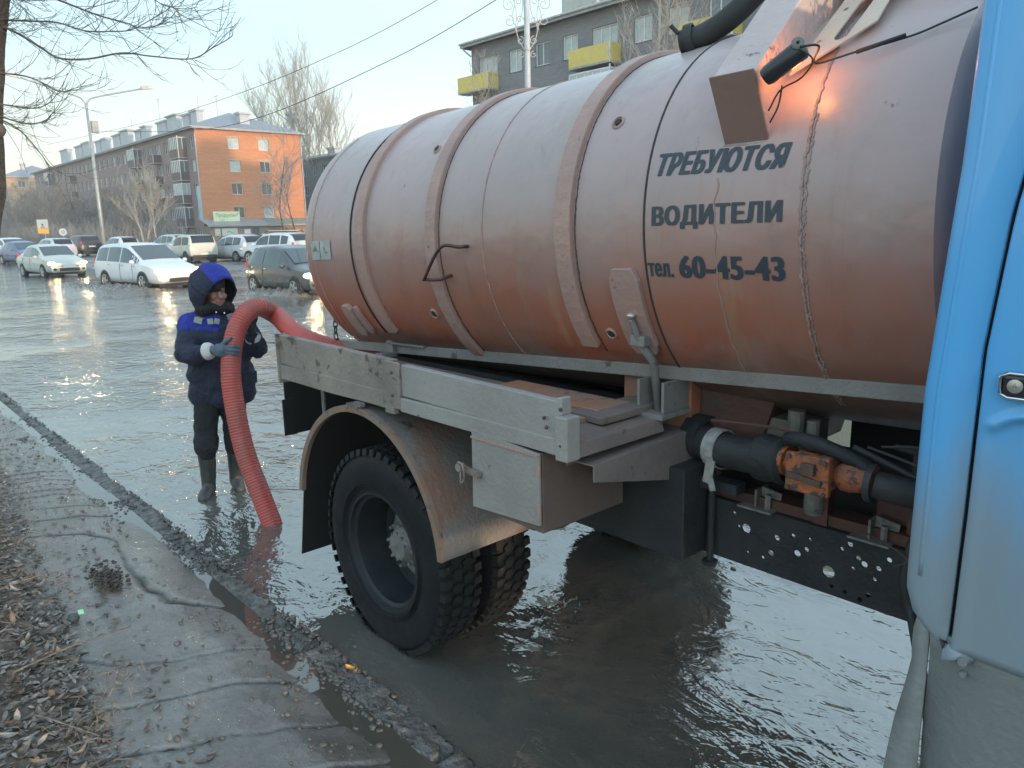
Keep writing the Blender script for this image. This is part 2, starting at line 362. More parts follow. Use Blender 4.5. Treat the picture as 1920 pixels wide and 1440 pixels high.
# rubble and gravel on and behind the kerb, silt crumbs over the walk
M_stone = grime('gravel', (.06, .056, .050), (.12, .112, .104), 20, .55, bump=.003)
def rock(c, r, mb):
    bm = bmesh.new(); bmesh.ops.create_icosphere(bm, subdivisions=1, radius=r)
    k = random.random()*50; sc = (random.uniform(.7, 1.4), random.uniform(.7, 1.2), random.uniform(.4, .8))
    mb.add([(c[0]+v.co.x*sc[0]*(1+.4*noise.noise(v.co/r+Vector((k, 0, 0)))), c[1]+v.co.y*sc[1], c[2]+v.co.z*sc[2]) for v in bm.verts], [tuple(v.index for v in f.verts) for f in bm.faces]); bm.free()
m = MB()
for k in range(4000):
    x = random.uniform(-13, -.9)**1; 
    if random.random() < .45: x = random.uniform(-6, -1.4)
    if random.random() < .62: y = 1.385+random.gauss(0, .03); z = .004
    else: y = random.choice([1.5+abs(random.gauss(0, .018))*-1, 1.25+random.gauss(0, .12)]); z = max(.002, walk_z(x, y)) if y < 1.385 else .012
    if noise.noise(Vector((x*1.2, y*2, 0))) < -.12: continue
    rock((x, y, z+random.uniform(-.002, .006)), random.choice([.004, .006, .008, .011, .014]), m)
for k in range(160):
    x = random.uniform(-9, -1.5); y = random.uniform(.6, 1.25); rock((x, y, walk_z(x, y)+.002), random.choice([.005, .007, .01, .016]), m)
tag(m.build('gravel', M_stone, smooth=True), label='wet grit and crumbs along the kerb', kind='stuff')
# leaf litter
LC = [(.15, .12, .10), (.22, .19, .16), (.10, .08, .065), (.30, .27, .235), (.19, .145, .11), (.15, .135, .12)]
LM = [grime('dry_leaf_%d' % i, c, tuple(a*.6 for a in c), 30, .6, bump=.002, bscale=90) for i, c in enumerate(LC)]
def leaf_geo(mb, c, L, ang, tilt, curl, roll_):
    w = L*random.uniform(.26, .42); R_ = Matrix.Rotation(ang, 3, 'Z') @ Matrix.Rotation(tilt, 3, 'Y') @ Matrix.Rotation(roll_, 3, 'X')
    V = []; n = 6
    for i in range(n+1):
        s_ = i/n; hw = w*sin(pi*s_**.8)*.5+.0006; zz = curl*L*(s_-.5)**2*2
        for j in (-1, 0, 1):
            V.append(vec(c)+R_ @ Vector(((s_-.5)*L, j*hw, zz+(abs(j)*curl*hw*1.3)+random.uniform(-.001, .001))))
    mb.add(V, [(i*3+j, (i+1)*3+j, (i+1)*3+j+1, i*3+j+1) for i in range(n) for j in range(2)])
m = MB()
for k in range(7500):
    x = -1.6-8.5*random.random()**1.7; le = leaf_edge(x)
    y = le+.06-abs(random.gauss(0, .36)) if random.random() < .9 else le+random.uniform(-.05, .35)
    if noise.noise(Vector((x*2.6, y*2.6, 9))) > .33 and random.random() < .8: continue
    m.m = random.randrange(6); L = random.uniform(.02, .055)*(.8 if x < -5 else 1)
    leaf_geo(m, (x, y, walk_z(x, y)+random.uniform(.002, .016)), L, random.random()*6.3, random.gauss(0, .2), random.uniform(-.4, .5), random.gauss(0, .25))
tag(m.build('leaf_litter', LM, smooth=True), label='brown dead leaves matted over the dirt beside the silt', kind='stuff')
for k in range(70):
    x = random.uniform(-4.6, -2.6); y = leaf_edge(x)+.02-abs(random.gauss(0, .22)); m = MB()
    leaf_geo(m, (x, y, walk_z(x, y)+.024), random.uniform(.05, .085), random.random()*6.3, random.gauss(0, .3), random.uniform(.2, .9), random.gauss(0, .35))
    tag(m.build('dry_leaf', LM[random.randrange(6)], smooth=True), 'large curled dry brown leaf lying on the leaf litter', 'leaf', 'large dry leaves lying on the litter')
M_twig = grime('twig_bark', (.20, .165, .13), (.10, .08, .065), 30, .8, bump=.002)
m = MB()
for k in range(240):
    x = -1.8-6*random.random()**1.4; y = leaf_edge(x)+.1-abs(random.gauss(0, .3)); a = random.random()*6.3; L = random.uniform(.04, .16); z = walk_z(x, y)+.018
    m.tube([(x, y, z), (x+cos(a)*L*.5+random.gauss(0, .006), y+sin(a)*L*.5, z+random.uniform(0, .015)), (x+cos(a)*L, y+sin(a)*L, z+random.uniform(-.005, .02))], random.choice([.0012, .0018, .0025]), 4)
tag(m.build('twig_litter', M_twig), label='thin twigs scattered through the dead leaves', kind='stuff')
def stick(p0, p1, r, label, sag=.02):
    p0, p1 = vec(p0), vec(p1); mid = (p0+p1)/2+Vector((.01, -.01, sag)); mm = MB(); mm.tube(catmull([p0, (p0*2+mid)/3+Vector((.006, .004, .005)), mid, p1], 5), [r*1.2]*5+[r]*6+[r*.6]*5, 6)
    tag(mm.build('fallen_stick', M_twig, smooth=True), label, 'stick', 'fallen sticks on the leaf litter')
stick((-4.45, .40, walk_z(-4.45, .4)+.03), (-4.62, .86, walk_z(-4.62, .86)+.03), .004, 'long pale stick lying slantwise over the leaves, farthest from the camera')
stick((-3.55, .36, walk_z(-3.55, .36)+.03), (-3.72, .86, walk_z(-3.72, .86)+.02), .0035, 'thin pale stick pointing at the silt from the leaf edge')
stick((-3.15, .35, walk_z(-3.15, .35)+.03), (-2.9, .52, walk_z(-2.9, .52)+.03), .003, 'short dark stick in the nearest leaves')
m = MB(); leaf_geo(m, (-2.70, 1.455, .030), .05, .6, .1, .9, .3); leaf_geo(m, (-2.67, 1.462, .032), .03, 2, .2, .8, -.2)
tag(m.build('yellow_leaf', plain('yellow_leaf', (.55, .27, .05), .5), smooth=True), 'bright orange yellow leaf stuck on the kerb near the truck tyre', 'leaf')
m = MB(); m.sphere((-4.0, .68, walk_z(-4.0, .68)+.02), .035, 10, 6, (1.3, .8, .5)); ob = m.build('crumpled_wrapper', grime('dark_foil', (.02, .03, .03), (.05, .06, .06), 30, .35, bump=.02), smooth=True)
tag(ob, 'crumpled dark wrapper with a mint green scrap in the leaves', 'litter')
m = MB(); m.obox((-4.0, .715, walk_z(-4.0, .72)+.042), (.013, .011, .003), (.7, .7, .2)); m.build('scrap', plain('mint_scrap', (.25, .6, .45), .5), ob)
m = MB()
for k in range(110):   # dry grass tufts
    cx, cy = random.choice([(-3.05, .55), (-3.25, .66), (-3.0, .45), (-5.2, .72), (-4.7, .62)]); x = cx+random.gauss(0, .06); y = cy+random.gauss(0, .05); z = walk_z(x, y); a = random.random()*6.3; L = random.uniform(.04, .1)
    m.tube([(x, y, z), (x+cos(a)*L*.4, y+sin(a)*L*.4, z+L*.45), (x+cos(a)*L, y+sin(a)*L, z+L*.4)], [.0014, .001, .0005], 3, False)
tag(m.build('dry_grass', grime('dry_grass', (.30, .22, .12), (.16, .11, .07), 20, .8, bump=0)), label='sparse dry grass at the edge of the leaves', kind='stuff')
m = MB()
for k in range(240):
    x = -4.35+random.gauss(0, .09); y = .93+random.gauss(0, .035); rock((x, y, walk_z(x, y)+.012+random.random()*.025), random.uniform(.006, .014), m)
tag(m.build('dirt_clod', grime('black_dirt', (.02, .017, .014), (.05, .042, .034), 30, .8), smooth=True), label='small dark heap of muddy crumbs between leaves and silt', kind='stuff')
# ---------------------------------------------------------------- TRUCK
TR = (-2.8, 2.79, 0.0)
truck = thing('tanker_truck', 'blue cabbed vacuum tanker truck with a dusty pink orange tank standing in flood water', 'truck', TR)
TAU = .033; P0 = Vector((-2.5, 2.79, 1.838)); TA = Vector((cos(TAU), 0, sin(TAU))); E1 = Vector((0, -1, 0)); E2 = Vector((-sin(TAU), 0, cos(TAU))); RT = .7
def T(t_, th, r=RT): th = radians(th); return P0+TA*t_+(E1*cos(th)+E2*sin(th))*r
# tank paint: orange under a grey-pink dust coat that thins out low on the sides
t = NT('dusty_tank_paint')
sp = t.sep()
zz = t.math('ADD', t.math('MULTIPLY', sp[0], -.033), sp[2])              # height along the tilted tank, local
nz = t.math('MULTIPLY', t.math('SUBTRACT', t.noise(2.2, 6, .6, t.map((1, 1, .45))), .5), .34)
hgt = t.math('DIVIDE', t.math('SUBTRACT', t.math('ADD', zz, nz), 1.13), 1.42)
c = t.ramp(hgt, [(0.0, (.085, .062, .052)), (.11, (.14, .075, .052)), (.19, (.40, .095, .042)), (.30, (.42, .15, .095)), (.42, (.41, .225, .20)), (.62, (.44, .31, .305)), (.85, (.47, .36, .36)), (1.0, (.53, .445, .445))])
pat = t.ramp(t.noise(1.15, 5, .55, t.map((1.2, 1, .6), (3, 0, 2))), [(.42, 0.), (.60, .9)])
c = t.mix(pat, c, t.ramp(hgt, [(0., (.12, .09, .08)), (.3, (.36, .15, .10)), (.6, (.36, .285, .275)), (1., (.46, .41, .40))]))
yel = t.math('MULTIPLY', t.ramp(t.noise(2.4, 4, .6, t.map((2.2, 1, .22), (9, 0, 1))), [(.60, 0.), (.72, .5)]), t.ramp(sp[0], [(.0, 0.), (.02, 1.)]))
c = t.mix(yel, c, (.42, .34, .17))
scr = t.ramp(t.noise(9, 9, .75, t.map((1.2, 1, .8), (2, 2, 2))), [(.665, 0.), (.70, 1.)])
c = t.mix(1.0, c, (.82, .80, .80), 'MULTIPLY')
c = t.mix(scr, c, (.10, .07, .06))
stain = t.ramp(t.noise(14, 4, .5, t.map((1, 1, .06))), [(.62, 0.), (.78, .35)])
c = t.mix(stain, c, (.20, .13, .11))
rst = t.math('MULTIPLY', t.ramp(t.noise(5.5, 6, .68, t.map((1.6, 1, .16), (4, 0, 7))), [(.56, 0.), (.70, .6)]), t.ramp(hgt, [(.15, 1.), (.8, .25)]))
c = t.mix(rst, c, (.19, .085, .055))
c = t.mix(t.ramp(t.noise(2.7, 6, .7, t.map((1, 1, 1), (5, 5, 5))), [(.50, 0.), (.68, .45)]), c, (.23, .20, .20))
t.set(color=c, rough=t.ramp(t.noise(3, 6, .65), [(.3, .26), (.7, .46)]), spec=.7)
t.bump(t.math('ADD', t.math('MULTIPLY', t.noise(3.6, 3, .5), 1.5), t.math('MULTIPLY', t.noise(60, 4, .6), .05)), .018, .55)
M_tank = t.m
M_band = grime('dusty_strap_paint', (.36, .22, .19), (.30, .20, .18), 3, .5, (.12, .085, .075), .66, .004)
M_weld = grime('weld_bead', (.38, .27, .25), (.26, .17, .15), 25, .5, (.10, .065, .055), .62, .006, 60)
M_seam = plain('dark_seam', (.03, .025, .022), .8)
M_dust = grime('dusty_grey_paint', (.21, .205, .20), (.15, .138, .128), 2.4, .55, (.085, .06, .05), .62, .004, 60)
M_dustpink = grime('dusty_pink_steel', (.20, .155, .14), (.125, .105, .098), 2.6, .6, (.13, .07, .045), .60, .005, 60)
M_fender = grime('fender_rusty_dust', (.165, .15, .142), (.20, .105, .07), 2.2, .5, (.07, .055, .048), .60, .006, 40, lo=.48, hi=.62)
M_chassis = grime('grimy_black_chassis', (.012, .015, .018), (.030, .032, .034), 5, .6, (.085, .078, .07), .70, .006, 50, spec=.3)
M_black = plain('black_rubber_and_shade', (.006, .006, .007), .8)  # rubber, and the black put in for shade under fender and tank
M_rubber = grime('tyre_rubber', (.005, .006, .008), (.010, .012, .015), 8, .6, spec=.22, bump=.002)
M_rubber_mud = grime('muddy_tread_rubber', (.006, .007, .008), (.016, .017, .018), 9, .65, (.10, .095, .09), .68, .003, spec=.25)
M_rim = grime('rim_dark_paint', (.010, .013, .016), (.020, .023, .027), 6, .5, spec=.25, bump=.002)
M_hub = grime('hub_grey_dust', (.17, .17, .165), (.10, .095, .09), 20, .6, (.05, .04, .035), .6, .004)
M_redox = grime('dark_red_oxide', (.085, .030, .022), (.05, .026, .022), 4, .6, (.05, .04, .036), .6, .004)
M_orange = grime('orange_valve_paint', (.36, .095, .025), (.17, .065, .038), 11, .6, (.045, .033, .03), .52, .008)
M_hosebk = grime('black_hose', (.014, .016, .018), (.03, .031, .033), 10, .65, bump=.003)
t = NT('cab_blue_paint')
sp = t.sep(); nb = t.math('MULTIPLY', t.math('SUBTRACT', t.noise(3.3, 5, .6, t.map((2.2, 2.2, .35))), .5), .55)
hb = t.ramp(t.math('DIVIDE', t.math('ADD', sp[2], nb), 2.4), [(.42, .95), (.50, .85), (.60, .12), (.68, 0.)])
cb = t.mix(hb, (.075, .335, .67), (.18, .215, .235))
cb = t.mix(t.ramp(t.noise(26, 6, .7), [(.70, 0.), (.73, 1.)]), cb, (.03, .04, .05))
t.set(color=cb, rough=t.mix(hb, (.28, .28, .28), (.62, .62, .62)), coat=.25); t.bump(t.noise(1.6, 2), .003, .15); M_blue = t.m
M_grey = grime('grey_splashed_paint', (.175, .195, .20), (.13, .14, .14), 3, .6, (.055, .05, .045), .70, .004, streak=True)
M_slate = plain('lettering_slate', (.028, .042, .06), .5)
M_rustbolt = grime('rusty_iron', (.10, .055, .035), (.05, .035, .03), 20, .7)
M_chain = grime('chain_steel', (.08, .075, .07), (.04, .036, .033), 30, .5, metal=.5)

# tank shell: rear dished head, cylinder, front dished head; front courses lap over by a few mm
prof = []
for k in range(9):
    a = pi/2*k/8; prof.append((-1.52-.26*cos(a), .001+RT*sin(a)))
prof += [(-1.3, RT), (-.75, RT), (-.2, RT), (.3, RT), (.868, RT), (.869, RT+.007), (1.1, RT+.007), (1.416, RT+.007), (1.74, RT+.007)]
for k in range(1, 17):
    a = pi/2*k/16; prof.append((1.76+.10*sin(a), .001+(RT+.007)*cos(a)))
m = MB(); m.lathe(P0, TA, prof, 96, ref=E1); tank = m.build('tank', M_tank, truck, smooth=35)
def arc_strip(t0, t1, r, a0, a1, th=.012, n=48, wob=0):
    m = MB(); V = []
    for k in range(n+1):
        a = a0+(a1-a0)*k/n; w = wob*noise.noise(Vector((k*.35, t0*7, 0)))
        V += [T(t0+w, a, r-.02), T(t0+w, a, r+th), T(t1+w, a, r+th), T(t1+w, a, r-.02)]
    Fs = [(i*4+j, i*4+(j+1) % 4, (i+1)*4+(j+1) % 4, (i+1)*4+j) for i in range(n) for j in range(4)]+[(3, 2, 1, 0), (n*4, n*4+1, n*4+2, n*4+3)]
    m.add(V, Fs); return m
arc_strip(-.985, -.905, RT, -40, 200, .022).build('strap', M_band, tank, bevel=.004)
arc_strip(-.37, -.295, RT, -52, 200, .022).build('strap', M_band, tank, bevel=.004)
arc_strip(.455, .535, RT, -37, 200, .024).build('strap', M_band, tank, bevel=.004)
arc_strip(.862, .8695, RT, -45, 200, .009, 60).build('lap_seam', M_seam, tank)
arc_strip(-1.052, -1.044, RT, -42, 200, .006, 60).build('lap_seam', M_seam, tank)
def weld(t0, r, a0, a1, amp=.004, rad=.006, n=170, mat=M_weld):
    pts = [T(t0+amp*noise.noise(Vector((k*.9, t0, 0)))*2, a0+(a1-a0)*k/n, r+.001) for k in range(n+1)]
    m = MB(); m.tube(pts, [rad*(1+.55*noise.noise(Vector((k*1.7, 5, t0)))) for k in range(n+1)], 6)
    return m.build('weld_bead', mat, tank, smooth=True)
weld(1.42, RT+.007, -55, 80, .003, .0042, 260); weld(1.431, RT+.007, -55, 25, .004, .0026, 200)
weld(.012, RT, -55, 90, .002, .0028); weld(-1.46, RT, -60, 60, .001, .003); weld(-.285, RT, -50, 90, .002, .0022, mat=M_seam)
weld(.545, RT, -40, 90, .002, .0022, mat=M_seam)
pts = [T(1.14+.012*noise.noise(Vector((k*.35, 0, 0))), 12-58*k/40, RT+.0075) for k in range(41)]
m = MB(); m.tube(pts, [.0018+.0015*random.random() for _ in pts], 5); m.build('paint_run', M_band, tank, smooth=True)
# lettering
def tank_text(body, t0, t1, ab0, ab1, hdeg, shear=0, off=.035):
    V, Fs = text_geo(body, .012, shear, 3, 1.10); m = MB(); e_ = .0044 if len(body) > 5 else .0024
    for q, (dx, dy) in enumerate(((0, 0), (-.6, .02), (.6, -.02), (-1, .0), (1, .0))):
        m.add([T(t0+(t1-t0)*x+dx*e_, ab0+(ab1-ab0)*x+hdeg*y*.97+dy*hdeg*.5, RT+.0086+.00015*q) for x, y in V], Fs)
    o = m.build('lettering', M_slate, tank); return o
tank_text('ТРЕБУЮТСЯ', .908, 1.368, 14.3, 12.7, 6.3, .28)
tank_text('ВОДИТЕЛИ', .902, 1.360, .3, -.5, 6.2)
tank_text('тел.', .876, .975, -12.3, -12.6, 3.9, off=.02)
tank_text('60-45-43', 1.004, 1.366, -12.7, -13.5, 6.1)
# two faded warning placards at the rear
def placard(t0, t1, a0, a1, marks):
    m = MB(); m.grid(5, 5, lambda i, j: T(t0+(t1-t0)*i, a0+(a1-a0)*j, RT+.004)); p = m.build('placard', M_plac, tank)
    m = MB()
    for mk in marks: m.add([T(t0+(t1-t0)*x, a0+(a1-a0)*y, RT+.0065) for x, y in mk], [tuple(range(len(mk)))])
    m.build('placard_print', M_plmark, p)
M_plac = grime('faded_placard', (.36, .38, .36), (.28, .29, .28), 12, .55, bump=0); M_plmark = plain('placard_ink', (.17, .20, .19), .6)
placard(-1.478, -1.382, -5.2, 3.3, [[(.14+.1*k, .45), (.2+.1*k, .45), (.2+.1*k, .45+.1*(3.6-abs(k-3.2))), (.14+.1*k, .4+.1*(3.4-abs(k-3.4)))] for k in range(8)])
placard(-1.375, -1.262, -5.2, 3.2, [[(.32, .66), (.42, .66), (.52, .46), (.42, .46)], [(.42, .34), (.74, .34), (.70, .42), (.45, .42)]])
# hand hook
hp = [T(-.085, -2.0, .70), T(-.09, -2.0, .745), T(-.195, -1.9, .765), T(-.325, -11.2, .775), T(-.345, -12.4, .765), T(-.235, -12.3, .765), T(-.232, -12.3, .70)]
m = MB(); m.tube(catmull(hp, 5), .0075, 8); m.build('grab_handle', M_redox, tank, smooth=True)
# threaded plugs and small ports
def port(t_, th, r, inner=True):
    c0 = T(t_, th, RT-.005); nrm = (T(t_, th, 1)-T(t_, th, .9)).normalized(); m = MB()
    m.lathe(c0, nrm, [(0, r*1.35), (.008, r*1.3), (.012, r), (.004, r*.82), (.002, .0005)], 20); o = m.build('port', M_band, tank, smooth=40)
    m = MB(); m.cyl(c0+nrm*.004, c0+nrm*.012, r*.72, r*.6, 8); m.build('plug', M_seam, o)
port(.663, 33.4, .021); port(-.448, 37.3, .018); port(-.471, -28.7, .022); port(.618, -32.1, .02)
# left lug plate and right lug plate with bolt and tie rod
def lug(t0, t1, a0, a1, thick, name='lug_plate'):
    m = MB(); V = []; n = 8
    cut = .16
    for k in range(n+1):
        a = a0+(a1-a0)*k/n; f_ = 0 if k not in (0, n) else (t1-t0)*cut
        V += [T(t0+f_, a, RT), T(t0+f_, a, RT+thick), T(t1-f_, a, RT+thick), T(t1-f_, a, RT)]
    m.add(V, [(i*4+j, i*4+(j+1) % 4, (i+1)*4+(j+1) % 4, (i+1)*4+j) for i in range(n) for j in range(4)]+[(3, 2, 1, 0), (n*4, n*4+1, n*4+2, n*4+3)]); return m.build(name, M_band, tank, bevel=.003)
lug(.70, .83, -38, -10, .022)
lug(-1.30, -1.215, -43, -26, .03); lug(-1.2, -1.15, -42, -27, .02)
m = MB(); m.sphere(T(.775, -23.5, RT+.03), .017, 12, 8, (1, 1, .6)); m.build('bolt_head', plain('worn_bright_steel', (.5, .47, .45), .35, .6), tank, smooth=True)
m = MB(); m.tube([T(.775, -24.5, RT+.035), T(.785, -31, RT+.045)], .012, 8); m.obox(T(.782, -31.5, RT+.035), (.02, .032, .022), (0, 0, 1), TA)
m.build('clevis', M_dust, tank, bevel=.004)
m = MB(); m.tube([T(.782, -31.5, RT+.045), (-1.70, 2.235, 1.39), (-1.672, 2.23, 1.215)], [.017, .016, .015], 10); m.build('tie_rod', M_dust, truck, smooth=True)
m = MB()
for x in (-1.735, -1.625): m.box(x-.006, x+.006, 2.19, 2.345, 1.215, 1.33)
m.box(-1.75, -1.61, 2.17, 2.345, 1.195, 1.214); m.build('tie_rod_bracket', M_dust, truck, bevel=.002)
# side rail along the tank
m = MB(); a0 = Vector((-4.28, 2.40, 1.185)); a1 = Vector((-.62, 2.27, 1.415)); d = (a1-a0)
m.obox((a0+a1)/2, (d.length/2, .026, .025), d); m.build('tank_rail', M_dust, truck, bevel=.004)
m = MB(); m.obox(((a0+a1)/2)+Vector((0, .78, 0)), (d.length/2, .026, .025), d); m.build('tank_rail', M_dust, truck, bevel=.004)
m = MB(); m.obox((-3.6, 2.35, 1.28), (.03, .085, .025), (1, 0, 0)); m.obox((-3.6, 2.3, 1.2), (.035, .012, .05), (1, 0, 0)); m.obox((-3.45, 2.33, 1.268), (.18, .006, .012), (1, 0, .03)); m.build('rail_post', M_dust, truck, bevel=.003)
m = MB(); m.obox((-1.65, 2.30, 1.415), (.12, .006, .012), (1, 0, .04)); m.build('rail_clip', M_dust, truck); m = MB(); m.obox((-1.3, 2.29, 1.43), (.05, .006, .012), (1, 0, .04)); m.build('rail_clip', M_dust, truck)
# saddle support
m = MB(); m.box(-1.93, -1.61, 2.345, 3.24, .90, 1.34); m.build('saddle', grime('orange_saddle_paint', (.34, .12, .06), (.16, .135, .125), 3.4, .6, (.09, .07, .06), .62, .004, lo=.42, hi=.55), truck, bevel=.004)
m = MB(); m.hexa([(-1.605, 2.40, .95), (-1.40, 2.44, 1.0), (-1.40, 3.15, 1.0), (-1.605, 3.2, .95)], [(-1.605, 2.40, 1.30), (-1.32, 2.45, 1.30), (-1.32, 3.15, 1.30), (-1.605, 3.2, 1.30)]); m.build('sump', M_redox, truck, bevel=.004)
# chassis rails with real holes
random.seed(11)
hl = [(-1.27, .735, .012), (-1.25, .80, .011), (-1.19, .825, .008), (-1.14, .79, .009), (-.995, .855, .010), (-.965, .815, .009), (-.90, .80, .009), (-.87, .84, .009)]
hl += [(-1.172, .765, .013), (-1.06, .735, .022), (-.945, .80, .011), (-1.045, .69, .007), (-1.0, .685, .007), (-.95, .675, .009), (-.925, .70, .008), (-1.37, .80, .018), (-1.42, .845, .007), (-1.40, .80, .006), (-1.30, .71, .007), (-1.36, .71, .006), (-1.13, .83, .006), (-1.02, .83, .007), (-.98, .775, .007), (-.91, .76, .007)]
m = plate_holes([(-4.55, .66), (1.8, .655), (1.8, .885), (-4.55, .885)], hl, .008, lambda a, b, c_: (a, 2.364+c_, b))
m.box(-4.55, 1.8, 2.369, 2.44, .877, .885); m.box(-4.55, 1.8, 2.369, 2.44, .656, .664); m.build('chassis_rail', M_chassis, truck)
m = MB(); m.box(-4.55, 1.8, 3.214, 3.222, .66, .885); m.box(-4.55, 1.8, 3.14, 3.214, .877, .885); m.box(-4.55, 1.8, 3.14, 3.214, .656, .664); m.build('chassis_rail', M_chassis, truck)
m = MB()
for x in (-4.4, -3.5, -2.2, -.3, .9): m.box(x-.05, x+.05, 2.44, 3.14, .70, .86)
m.build('cross_member', M_chassis, truck)
m = MB(); m.box(-4.2, -1.95, 2.42, 2.50, .89, 1.17); m.box(-4.2, -1.95, 3.08, 3.16, .89, 1.17); m.box(-4.2, -2.0, 2.5, 3.08, .93, 1.02); m.build('sub_frame', M_chassis, truck, bevel=.004)  # beams put in to fill the gap under the tank with dark
m = MB(); m.box(-1.6, .3, 2.38, 2.47, .888, .925); m.build('sub_frame', M_redox, truck)
# battery/spring hanger plate in front of the rail, long clamp bolt, rail brackets
m = MB(); m.box(-2.6, -1.53, 2.20, 2.35, .67, 1.02); m.build('hanger_box', M_chassis, truck, bevel=.006)
m = MB(); m.tube([(-1.50, 2.335, .62), (-1.50, 2.335, 1.0)], .013, 8); m.tube([(-1.50, 2.335, .645), (-1.50, 2.335, .628)], .03, 6); m.obox((-1.46, 2.33, .955), (.08, .02, .03), (1, 0, 0)); m.build('clamp_bolt', M_chassis, truck)
def rail_bracket(x):
    m = MB(); m.box(x-.065, x+.065, 2.335, 2.45, .886, .893); m.box(x-.012, x-.004, 2.36, 2.44, .893, .955); m.obox((x+.03, 2.40, .925), (.038, .03, .004), (1, 0, -.15)); m.cyl((x+.035, 2.37, .89), (x+.035, 2.37, .945), .011, seg=6); return m.build('rail_bracket', M_hub, truck)
rail_bracket(-1.33); rail_bracket(-.93)
m = MB(); m.box(-1.13, -1.08, 2.37, 2.42, .888, 1.09); m.build('pump_stand', M_redox, truck); m = MB(); m.box(-.84, -.79, 2.40, 2.46, .888, 1.2); m.build('pump_stand', M_redox, truck)
m = MB(); m.box(-.95, .1, 2.44, 2.475, .93, 1.02); m.build('pump_beam', M_redox, truck)
# suction pipe, clamp tape, valve
m = MB(); m.tube(catmull([(-1.60, 2.38, 1.10), (-1.5, 2.33, 1.09), (-1.35, 2.30, 1.095), (-1.23, 2.29, 1.11)], 6), [.060]*19, 20); m.build('suction_pipe', M_hosebk, truck, smooth=50)
m = MB(); m.lathe((-1.60, 2.38, 1.10), (1, -.1, 0), [(-.02, .085), (.05, .085), (.055, .07)], 20); m.build('pipe_clamp', M_chassis, truck, smooth=40); m = MB(); m.lathe((-1.26, 2.293, 1.107), (1, 0, .05), [(-.03, .069), (-.03, .08), (.0, .082), (.03, .075), (.06, .082), (.075, .07)], 20); m.build('pipe_clamp', M_chassis, truck, smooth=40)
m = MB(); m.lathe((-1.47, 2.325, 1.09), (1, -.1, .0), [(-.03, .0695), (-.028, .072), (.022, .073), (.024, .069)], 20); m.obox((-1.465, 2.255, 1.02), (.018, .045, .0015), (1, 0, -.15)); m.obox((-1.455, 2.256, .98), (.012, .03, .0015), (1, 0, .3)); m.build('wrapped_tape', grime('dirty_tape', (.33, .32, .30), (.2, .19, .18), 30, .6), truck)
valve = MB(); valve.obox((-1.055, 2.24, 1.128), (.062, .055, .055), (1, 0, .02)); v_ = valve.build('valve_body', M_orange, truck, bevel=.014, seg=3)
m = MB(); m.obox((-1.055, 2.165, 1.128), (.07, .062, .012), (1, 0, .02)); m.build('valve_cover', M_orange, v_, bevel=.006)
m = MB()
for sx in (-1, 1):
    for sz in (-1, 1): m.cyl((-1.055+sx*.057, 2.155, 1.128+sz*.05), (-1.055+sx*.057, 2.143, 1.128+sz*.05), .008, seg=6)
m.obox((-1.045, 2.148, 1.15), (.02, .018, .012), (1, 0, 0)); m.obox((-1.06, 2.148, 1.115), (.055, .009, .006), (1, 0, -.1)); m.build('valve_bolts', M_rustbolt, v_, bevel=.002)
m = MB(); m.lathe((-1.19, 2.27, 1.12), (1, -.1, 0), [(0, .035), (0, .05), (.018, .05), (.018, .033), (.09, .036)], 18); m.build('valve_flange', M_orange, v_, smooth=40)
m = MB(); m.lathe((-.995, 2.23, 1.125), (1, .05, -.02), [(0, .03), (.02, .045), (.05, .046), (.09, .036), (.10, .05), (.115, .05), (.115, .02)], 18); m.build('valve_outlet', M_orange, v_, smooth=40)
m = MB(); m.tube([(-.88, 2.235, 1.12), (-.8, 2.25, 1.11), (-.66, 2.35, 1.08)], .042, 14); m.lathe((-.90, 2.235, 1.12), (1, .05, 0), [(0, .045), (.0, .058), (.02, .058), (.02, .044)], 16); m.build('outlet_hose', M_hosebk, truck, smooth=50)
m = MB(); m.cyl((-1.07, 2.25, 1.08), (-1.075, 2.26, .98), .03, .032, 16); m.sphere((-1.075, 2.26, .978), .031, 14, 8, (1, 1, .6)); m.build('valve_bowl', M_hub, v_, smooth=True)
m = MB(); m.tube(catmull([(-1.17, 2.25, 1.20), (-1.1, 2.22, 1.215), (-1.02, 2.22, 1.205), (-.93, 2.24, 1.17), (-.88, 2.25, 1.13)], 5), .024, 10); m.sphere((-1.075, 2.23, 1.205), .035, 12, 8, (1.3, 1, .7)); m.build('valve_actuator', M_chassis, v_, smooth=True)
m = MB(); m.tube([(-1.47, 2.27, 1.205), (-1.22, 2.26, 1.225), (-1.10, 2.25, 1.225)], .006, 6); m.build('lever_rod', M_redox, truck)
m = MB(); m.box(-1.42, -1.2, 2.46, 2.6, 1.10, 1.20); m.cyl((-1.22, 2.4, 1.17), (-1.22, 2.4, 1.26), .03, seg=12); m.cyl((-1.15, 2.38, 1.13), (-1.15, 2.38, 1.24), .022, seg=12); m.build('oil_tank', grime('oil_tank_grey', (.10, .095, .085), (.16, .14, .11), 6, .5), truck, bevel=.004)
m = MB(); m.box(-1.25, -.4, 2.9, 3.1, .93, 1.2); m.cyl((-1.9, 2.79, .72), (.6, 2.79, .74), .05, seg=12); m.box(-1.6, -.3, 2.55, 2.62, .89, 1.10); m.box(-4.1, -1.95, 2.5, 2.56, .66, .9); m.build('driveline_and_shade_boxes', M_black, truck)  # driveshaft, plus black boxes added to darken the space under the tank
m = MB()
for k in range(9):
    a = Vector((-.98+.03*k, 2.3+.03*k, 1.2)); b = Vector((-.62-.02*k, 2.36+.03*(k % 4), 1.06+.03*(k % 5)))
    m.tube(catmull([a, (a+b)/2+Vector((0, -.02, .05*random.uniform(-.6, 1.2))), b], 5), .005 if k % 3 else .011, 6)
